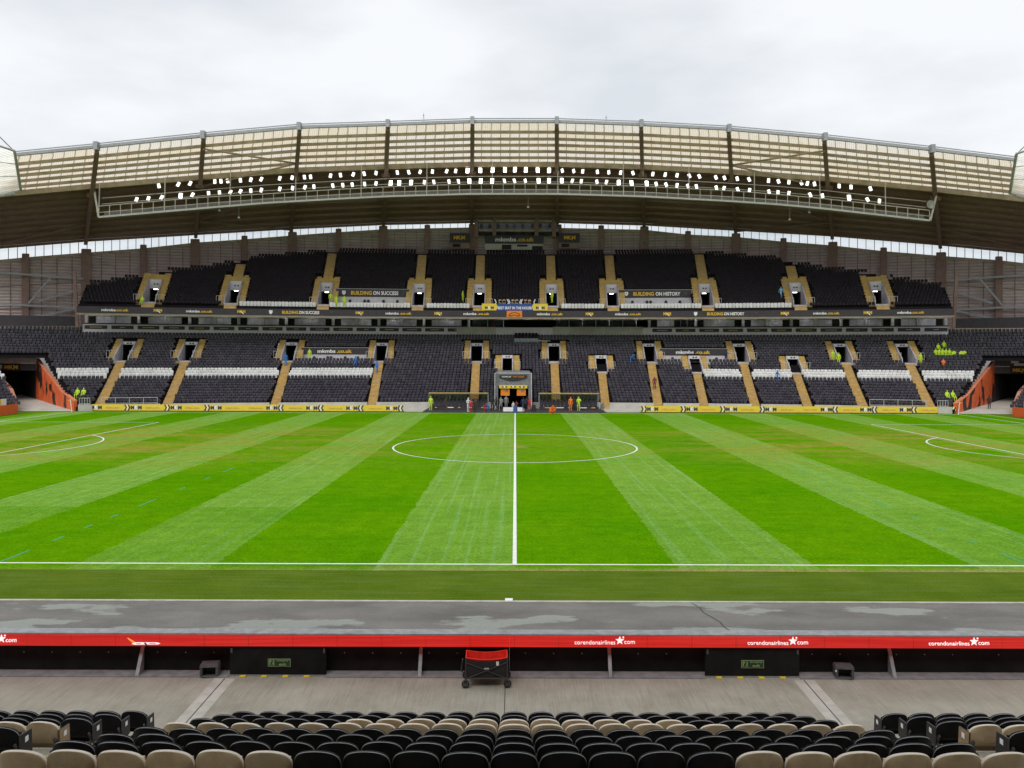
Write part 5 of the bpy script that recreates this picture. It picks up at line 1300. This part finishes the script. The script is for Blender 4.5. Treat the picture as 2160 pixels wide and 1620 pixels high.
for j in range(len(RAF)):
    mb=MB(); n=10; w=.27
    ss=[k/n for k in range(n+1)]
    dep=[.55+.75*math.sin(math.pi*min(1,s*1.15)**.9)*.9+.25*s for s in ss]
    tan=(rp(j,1)-rp(j,0)); tan.z=0; sx=Vector((tan.y,-tan.x,0)).normalized()*w
    for (s0,d0),(s1,d1) in zip(zip(ss,dep),zip(ss[1:],dep[1:])):
        lo=[rp(j,s0,-d0)-sx,rp(j,s0,-d0)+sx,rp(j,s1,-d1)+sx,rp(j,s1,-d1)-sx]; hi=[rp(j,s0,.1)-sx*.7,rp(j,s0,.1)+sx*.7,rp(j,s1,.1)+sx*.7,rp(j,s1,.1)-sx*.7]
        mb.hexa(lo,hi)
    rpart(mb,'rafter',M['steel_brown'])
    p=rp(j,-.012,.15); mb=MB(); mb.beam(p-Vector((0,.1,.55)),p+Vector((0,-.1,.42)),.75,.5); rpart(mb,'rafter_end_cap',M['steel_grey'])
    p=rp(j,.385,-1.1); mb=MB(); mb.beam(p-Vector((.55,0,0)),p+Vector((.55,0,0)),.5,.5); rpart(mb,'node_plate',M['steel_brown'])
def brace(j0,s0,j1,s1,dz=-.7): mb=MB(); mb.tube(rp(j0,s0,dz),rp(j1,s1,dz),.13,8); rpart(mb,'roof_brace',M['steel_beige'] if s0<.36 else M['steel_brown'])
brace(2,.05,3,.26); brace(3,.26,2,.42); brace(9,.05,8,.26); brace(8,.26,9,.42)
brace(2,.80,3,.50); brace(2,.80,3,.98); brace(9,.80,8,.50); brace(9,.80,8,.98); brace(1,.75,0,.98); brace(10,.75,11,.98)
for u,v,h in ((892,257,.95),(1277,258,.7)):
    y=104; p=at(u,v,y); t=thing('roof_aerial','thin lattice aerial on the roof edge, '+('taller one' if h>.8 else 'shorter one'),'aerial',p)
    mb=MB()
    for k in range(3): a=k*2.1; mb.tube((.15*math.cos(a),.15*math.sin(a),-.3),(0.02*math.cos(a),.02*math.sin(a),h),.02,5)
    mb.tube((0,0,h-.1),(0,0,h+.25),.02,5); mb.build('mast',M['steel_grey'],t); mb=MB(); mb.tube((-.08,0,h*.9),(.08,0,h*.9),.05,6); mb.build('head',M['steel_dark'],t)
# end stand roofs reaching into the picture at both top corners
for s in (-1,1):
    uv=[(30,319),(44,402)]; f=lambda u,v,y: at(u if s<0 else 2174-u+(-2),v+(0 if s<0 else 6),y)
    t=thing('end_roof','pale corner of the neighbouring end roof, white frame, '+('away from the dish aerial' if s<0 else 'on the dish aerial side'),'roof',f(44,402,96)); o_=t.location
    A,B=f(29,318,88)-o_,f(43,402,97)-o_; C_,D_=f(-60,420,92)-o_,f(-60,290,82)-o_
    mb=MB(); mb.hexa([A,B,C_,D_],[p+Vector((0,.03,.05)) for p in (A,B,C_,D_)]); mb.build('roof_panel',M['pale_sheet'],t)
    mb=MB(); mb.tube(A,B,.16,8); mb.tube(B,C_,.16,8); mb.tube(A,D_,.12,8)
    for k in (.3,.6): mb.tube(A.lerp(B,k)+Vector((0,-.1,-.1)),D_.lerp(C_,k)+Vector((0,-.1,-.1)),.05,6)
    mb.tube(B.lerp(C_,.1)+Vector((0,-.5,-.3)),B.lerp(C_,.6)+Vector((0,-1.5,-.6)),.22,8); mb.tube(A.lerp(D_,.02),A.lerp(D_,.4)+Vector((0,0,1.1)),.06,6)
    mb.build('edge_frame',M['steel_white'],t)

# ------------------------------------------------------------------ floodlight gantry
GB=[(207,458),(428,439),(560,428),(700,420),(817,414),(995,409),(1173,409),(1351,414),(1536,424),(1640,431),(1738,440),(1960,465)]
GH=[(205,435),(428,416),(560,409),(700,400),(817,394),(995,388),(1173,388),(1351,393),(1536,402),(1640,410),(1738,419),(1962,444)]
DG=10.5
def gp(u,tab,d=DG,dv=0): v=lerp(tab,u)+dv; return back_pt(u,v,d)
gan=thing('light_gantry','long curved white walkway hung under the roof carrying the floodlights','gantry',gp(1087,GB)); GO=gan.location.copy()
us=[207+ (1960-207)*k/76 for k in range(77)]
def gpart(mb,name,m): return mb.build(name,m,gan)
mb=MB()
for a,b in zip(us,us[1:]):
    A,B=gp(a,GB)-GO,gp(b,GB)-GO; mb.beam(A,B,.20,.24)
    H,I=gp(a,GH)-GO,gp(b,GH)-GO; mb.tube(H,I,.06,6); J,K_=A.lerp(H,.42),B.lerp(I,.42); mb.tube(J,K_,.04,5)
gpart(mb,'rail',M['gantry_white'])
mb=MB()
for k,u in enumerate(us):
    mb.tube(gp(u,GB)-GO,gp(u,GH)-GO,.045,6)
gpart(mb,'baluster',M['gantry_white'])['kind']='stuff'
mb=MB()
for a,b in zip(us,us[1:]):
    A,B=gp(a,GB)-GO,gp(b,GB)-GO; q=Vector((0,1.4,0)); mb.hexa([A+Vector((0,.05,-.02)),B+Vector((0,.05,-.02)),B+q,A+q],[A+Vector((0,.05,.06)),B+Vector((0,.05,.06)),B+q+Vector((0,0,.08)),A+q+Vector((0,0,.08))])
    C_,D_=A+q,B+q; mb.hexa([C_,D_,D_+Vector((0,.05,0)),C_+Vector((0,.05,0))],[C_+Vector((0,0,1.0)),D_+Vector((0,0,1.0)),D_+Vector((0,.05,1.0)),C_+Vector((0,.05,1.0))])
gpart(mb,'deck',mat('gantry_deck_grey_green',(0.27,0.26,0.25),0.7))
mb=MB()
for k in range(0,77,6):
    u=us[k]; a=gp(u,GB)-GO; mb.tube(a,a+Vector((0,.3,5.2)),.07,6)
for a,b in zip(us,us[1:]):
    for dz in (1.9,2.7): mb.tube(gp(a,GB)-GO+Vector((0,.9,dz)),gp(b,GB)-GO+Vector((0,.9,dz)),.05,5)
gpart(mb,'hanger',M['gantry_white'])
for u,v0 in ((207,404),(1962,412)): mb=MB(); mb.tube(gp(u,GB)-GO,back_pt(u-9 if u<1000 else u+12,v0,DG)-GO,.13,8); gpart(mb,'end_strut',M['gantry_white'])
UP=[334,375,400,452,465,479,506,528,550,589,615,641,654,696,717,744,767,792,837,861,885,911,941,960,985,1012,1038,1064,1085,1108,1133,1157,1185,1209,1228,1259,1283,1308,1334,1376,1402,1427,1453,1474,1509,1527,1554,1579,1620,1641,1663,1689,1702,1717,1769,1794,1835]
LO=[287,312,340,380,405,439,462,485,506,528,550,589,616,642,661,701,722,742,768,792,823,841,866,894,914,946,966,989,1013,1037,1063,1084,1107,1135,1157,1184,1206,1225,1258,1278,1304,1331,1363,1383,1404,1427,1450,1468,1510,1526,1555,1580,1621,1640,1663,1708,1734,1790,1829,1854]
HOT={380,823,841,866,989,1013,1037,1135,1157,1184,1304,1331,1363,1790,1064,1085,1108,985,1012,1038,1133}
LV=[(287,421),(439,408),(550,401),(660,394),(792,387),(988,382),(1184,381),(1363,387),(1510,396),(1640,406),(1790,417),(1854,424)]
UV=[(334,392),(452,383),(550,378),(654,373),(792,365),(985,360),(1084,358),(1185,360),(1333,365),(1474,372),(1620,381),(1717,388),(1835,398)]
def lamp_meshes(hot):
    h=MB(); h.hexa([(-.22,0,-.37),(.22,0,-.37),(.22,0,.37),(-.22,0,.37)],[(-.15,.30,-.22),(.15,.30,-.22),(.15,.30,.22),(-.15,.30,.22)])
    f=MB(); f.box(-.185,.185,-.02,-.004,-.335,.335)
    y=MB(); y.tube((-.29,.08,0),(.29,.08,0),.025,6); y.beam((-.29,.08,0),(-.29,.10,-.55),.03,.05); y.beam((.29,.08,0),(.29,.10,-.55),.03,.05); y.beam((-.29,.10,-.55),(.29,.10,-.55),.05,.03)
    return h.mesh('housing',M['steel_grey']),f.mesh('lamp_face',M['lamp_hot'] if hot else M['lamp']),y.mesh('yoke',M['steel_dark'])
LM={True:lamp_meshes(True),False:lamp_meshes(False)}
rows=[(UP,UV,'upper'),(LO,LV,'lower')]
for L_,tab,nm in rows:
    for q_,u in enumerate(L_):
        hot=u in HOT; p=back_pt(u,lerp(tab,u),DG+1.0)
        lab=f'lit floodlight, {nm} row of the gantry, {nth(len(L_)-q_)} from the end with the dish aerial'
        t=tag(empty('floodlight',p),lab,'floodlight','floodlights on the roof gantry')
        yaw=(R_.uniform(-.15,.15)+(.25 if u<1087 else -.25)*(0 if hot else 1)) ; sp=R_.choice((-.35,-.2,.1,.2))*(0 if hot else 1)
        for n_,m_ in zip(('housing','lamp_face','yoke'),LM[hot]):
            o=inst(n_,m_,t); 
            if n_!='yoke': o.rotation_euler=(-.35,sp*(1 if u<1087 else -1)*-1,0); 
        t.rotation_euler=(0,0,yaw)
        if hot: t.scale=(1.2,1.2,1.15)
# small loudspeakers hung under the gantry, dish at its end
for u,v,l in ((462,442,'round pale loudspeaker hung close below the gantry, away from the dish aerial'),(503,457,'pale loudspeaker on a long rod below the gantry, away from the dish'),(1113,435,'pale loudspeaker on a long rod below the middle of the gantry'),(1665,461,'pale loudspeaker on a long rod below the gantry near the dish aerial'),(1706,446,'round pale loudspeaker hung close below the gantry near the dish aerial')):
    p=back_pt(u,v,DG+.5); top=gp(u,GB,DG+.5); t=thing('hanging_speaker',l,'speaker',p)
    mb=MB(); mb.tube((0,0,0),(0,0,top.z-p.z),.02,5); mb.build('rod',M['steel_white'],t); mb=MB(); mb.tube((0,0,-.2),(0,0,0),.20,10,r2=.10); mb.tube((0,0,-.26),(0,0,-.2),.14,10,r2=.20); mb.build('body',M['steel_white'],t)
p=back_pt(1962,431,DG-.3); t=thing('dish_aerial','round pale dish aerial fixed at the end of the gantry','dish',p)
mb=MB(); n=18
for r0,r1,y0,y1 in ((0,.3,.12,.06),(.3,.55,.06,-.06)):
    for k in range(n): a,b=2*math.pi*k/n,2*math.pi*(k+1)/n; mb.quad(*[(r*math.cos(q),y,r*math.sin(q)) for r,y,q in ((r0,y0,a),(r1,y1,a),(r1,y1,b),(r0,y0,b))])
mb.build('reflector',M['steel_white'],t,smooth=True); mb=MB(); mb.tube((0,.1,0),(0,.8,-.3),.05,6); mb.build('arm',M['steel_grey'],t)

# ------------------------------------------------------------------ people
def spot_l(u,v):
    best=None
    for i in range(NL):
        p=Pl(phi_at(u,i*DR+.25,Pl),i*DR+.25); e=abs(proj(Z(p,zl(i)))[1]-v)
        if best is None or e<best[0]: best=(e,Z(p,zl(i)+.012),i)
    return best[1]
def spot_u(u,v):
    best=None
    for i in range(NU):
        d=DU0+i*DR+.25; p=Pc(phi_at(u,d),d); e=abs(proj(Z(p,zu(i)))[1]-v)
        if best is None or e<best[0]: best=(e,Z(p,zu(i)+.012),i)
    return best[1]
def gspot(u,y,z=.02): return Vector(((u-1087)*y/K,y,z))
GR='people by the dugouts'
person('person in hi-vis jacket at the end of the dugout with crouching players',gspot(909,98.6),'stand','hivis','black')
person('person in dark brown tracksuit walking before the dugout',gspot(941,96.2),'walk','brown','black',1.2)
person('person in white and blue top bending over beside the red crouching player',gspot(988,96.0),'arm','white','navy',.9)
person('person in red and purple kit standing next to the person in white and blue',gspot(994,95.9),'stand','red','navy',.4,.82)
person('person in dark clothes bent forward behind the red and purple kit',gspot(1003,96.4),'arm','brown','black',-.9)
person('person in red crouching on the touchline mat',gspot(1022,95.8),'crouch','red','maroon',.8)
person('person in bright blue crouching next to the one in red',gspot(1031,95.8),'crouch','blue','navy',-.8)
person('person in black with pale hair standing between dugout and tunnel',gspot(1039,98.8),'stand','black','black',.2,1.05,None,'steel_white')
person('person in black leaning forward by the tunnel frame',gspot(1047,98.2),'walk','black','black',-1.0)
person('person in pale grey top and trousers by the tunnel frame',gspot(1057,98.0),'walk','grey','white',-.4)
person('person in long grey coat standing in the tunnel mouth',gspot(1068,101.0),'stand','grey','grey',.1)
person('child in pink and grey standing behind the low white barrier',gspot(1083,97.7),'stand','white','navy',.3,.66)
person('child with arm raised behind the low white barrier',gspot(1090,97.7),'arm','maroon','navy',-.3,.72)
person('person in navy jacket and blue trousers carrying a bag before the tunnel',gspot(1104,96.8),'walk','navy','blue',.3)
person('person in dark top half hidden behind the player in red',gspot(1112,98.8),'stand','black','black',0)
person('player in red kit leaning by the tunnel with one leg out',gspot(1117,97.2),'walk','red','red',-.7,.96)
person('player in orange crouching on the grass edge, lower of the two',gspot(1161,92.8,.0),'crouch','cloth_orange','cloth_orange',.5,.85)
person('player in orange kneeling upright on the grass edge beside another',gspot(1170,93.0,.0),'crouch','cloth_orange','cloth_orange',-.5,.98)
person('steward in orange vest before the empty dugout',gspot(1204,98.5),'stand','cloth_orange','black',.3)
person('person in black and green between two stewards in vests',gspot(1211,98.8),'stand','black','black',-.2)
person('steward in pale yellow vest beside the person in black and green',gspot(1221,98.5),'arm','hivis','black',-.5)
person('person in grey sitting beside the end post of the dugout with stewards',gspot(1268,99.3),'crouch','grey','white',.9)
GS='stewards in hi-vis in the stand'
for u,v,kind,pose,top,leg,rz,lab in (
 (300,642,'u','sit','hivis','black',0,'steward in hi-vis in the end vomitory of the upper tier by the dark seats'),
 (697,640,'u','stand','hivis','black',.3,'steward in hi-vis standing highest beside the BUILDING ON SUCCESS sign'),
 (709,646,'u','stand','hivis','black',-.3,'steward in hi-vis leaning at the edge of the BUILDING ON SUCCESS sign'),
 (726,646,'u','stand','hivis','black',.2,'steward in hi-vis standing under the letters BUILDING ON SUCCESS'),
 (976,640,'u','stand','hivis','black',1.2,'steward in hi-vis by the guard rail above a row of white seats'),
 (1164,642,'u','stand','hivis','black',-.8,'steward in hi-vis in the vomitory beside the blue banner'),
 (1647,632,'u','walk','sky','navy',.3,'person in light blue climbing the upper tier seats'),
 (603,774,'l','stand','blue','black',.4,'person in blue on the gold stairs below the wide vomitory'),
 (653,762,'l','stand','hivis','black',0,'steward in hi-vis on the platform below mkmbs.co.uk'),
 (750,776,'l','walk','blue','sky',-.5,'person in blue with pale trousers among seats above the white band'),
 (795,790,'l','walk','blue','navy',.2,'person in blue walking up the gold stairs at the end of the white band'),
 (1330,770,'l','bend','blue','black',1.3,'person in blue bending down among black seats'),
 (1381,822,'l','stand','maroon','maroon',0,'person in dark red standing on the gold stairs'),
 (1531,764,'l','arm','navy','grey',.4,'person in navy on the platform at the end of the mkmbs.co.uk sign'),
 (1640,806,'l','walk','blue','blue',.9,'person in bright blue among the white seats below a small vomitory'),
 (1757,764,'l','stand','hivis','black',.3,'taller steward in hi-vis of the pair in one vomitory'),
 (1769,768,'l','stand','hivis','black',-.4,'lower steward in hi-vis of the pair in one vomitory'),
 (1942,770,'l','stand','hivis','black',.2,'steward in hi-vis standing alone at the top of the last gold stairs'),
 (1958,772,'l','sit','black','black',0,'person in black sitting beside the last gold stairs'),
 (1979,742,'l','sit','hivis','black',.2,'hi-vis steward sitting second from the top of the group above the orange jacket'),
 (1991,736,'l','sit','hivis','black',-.2,'steward in hi-vis sitting topmost in the group above the orange jacket'),
 (1990,775,'l','sit','cloth_orange','black',3.0,'person in an orange jacket seated below the hi-vis group'),
 (164,842,'l','sit','hivis','black',0,'hi-vis steward sitting by the rail, nearer the empty corner tunnel'),
 (177,842,'l','sit','hivis','black',.1,'hi-vis steward sitting by the rail, nearer the first gold stairs'),
 (1998,846,'l','sit','hivis','black',0,'steward in hi-vis sitting by the rail near the last gold stairs'),
 (2010,846,'l','sit','hivis','black',.2,'steward in hi-vis sitting against the orange tunnel wall')):
    p=spot_u(u,v) if kind=='u' else spot_l(u,v)
    person(lab,p,pose,top,leg,rz,1.0,GS if top=='hivis' else None)
for k in range(5): person(f'seated hi-vis steward, {nth(k+1)} from the last gold stairs in the row above the orange jacket',spot_l(1974+k*7.2,756),'sit','hivis','black',R_.uniform(-.2,.2),1.0,'front row of the seated hi-vis group')
for u,jl in ((2012,'nearest them'),(2028,'middle of three'),(2034,'farthest from them')):
    p=spot_l(u,756); mb=MB(); mb.prism([(-.28,0,.5),(.26,.02,.52),(.30,.05,.80),(.08,.1,.98),(-.10,.1,.92),(-.30,.06,.72)],(0,.14,0)); tag(mb.build('spare_jacket',M['hivis'],None,p,-.3),'hi-vis jacket draped over a seat beside the seated stewards, '+jl,'jacket','hi-vis jackets left on seats')
person('person in black walking up the ramp of the corner tunnel',gspot(2087,101.5,.15),'walk','black','black',2.6)
person('person in dark top standing in the doorway of the directors box',Z(Pc(phi_at(1041,DB+1.5),DB+1.5),10.41),'stand','maroon','black',0)
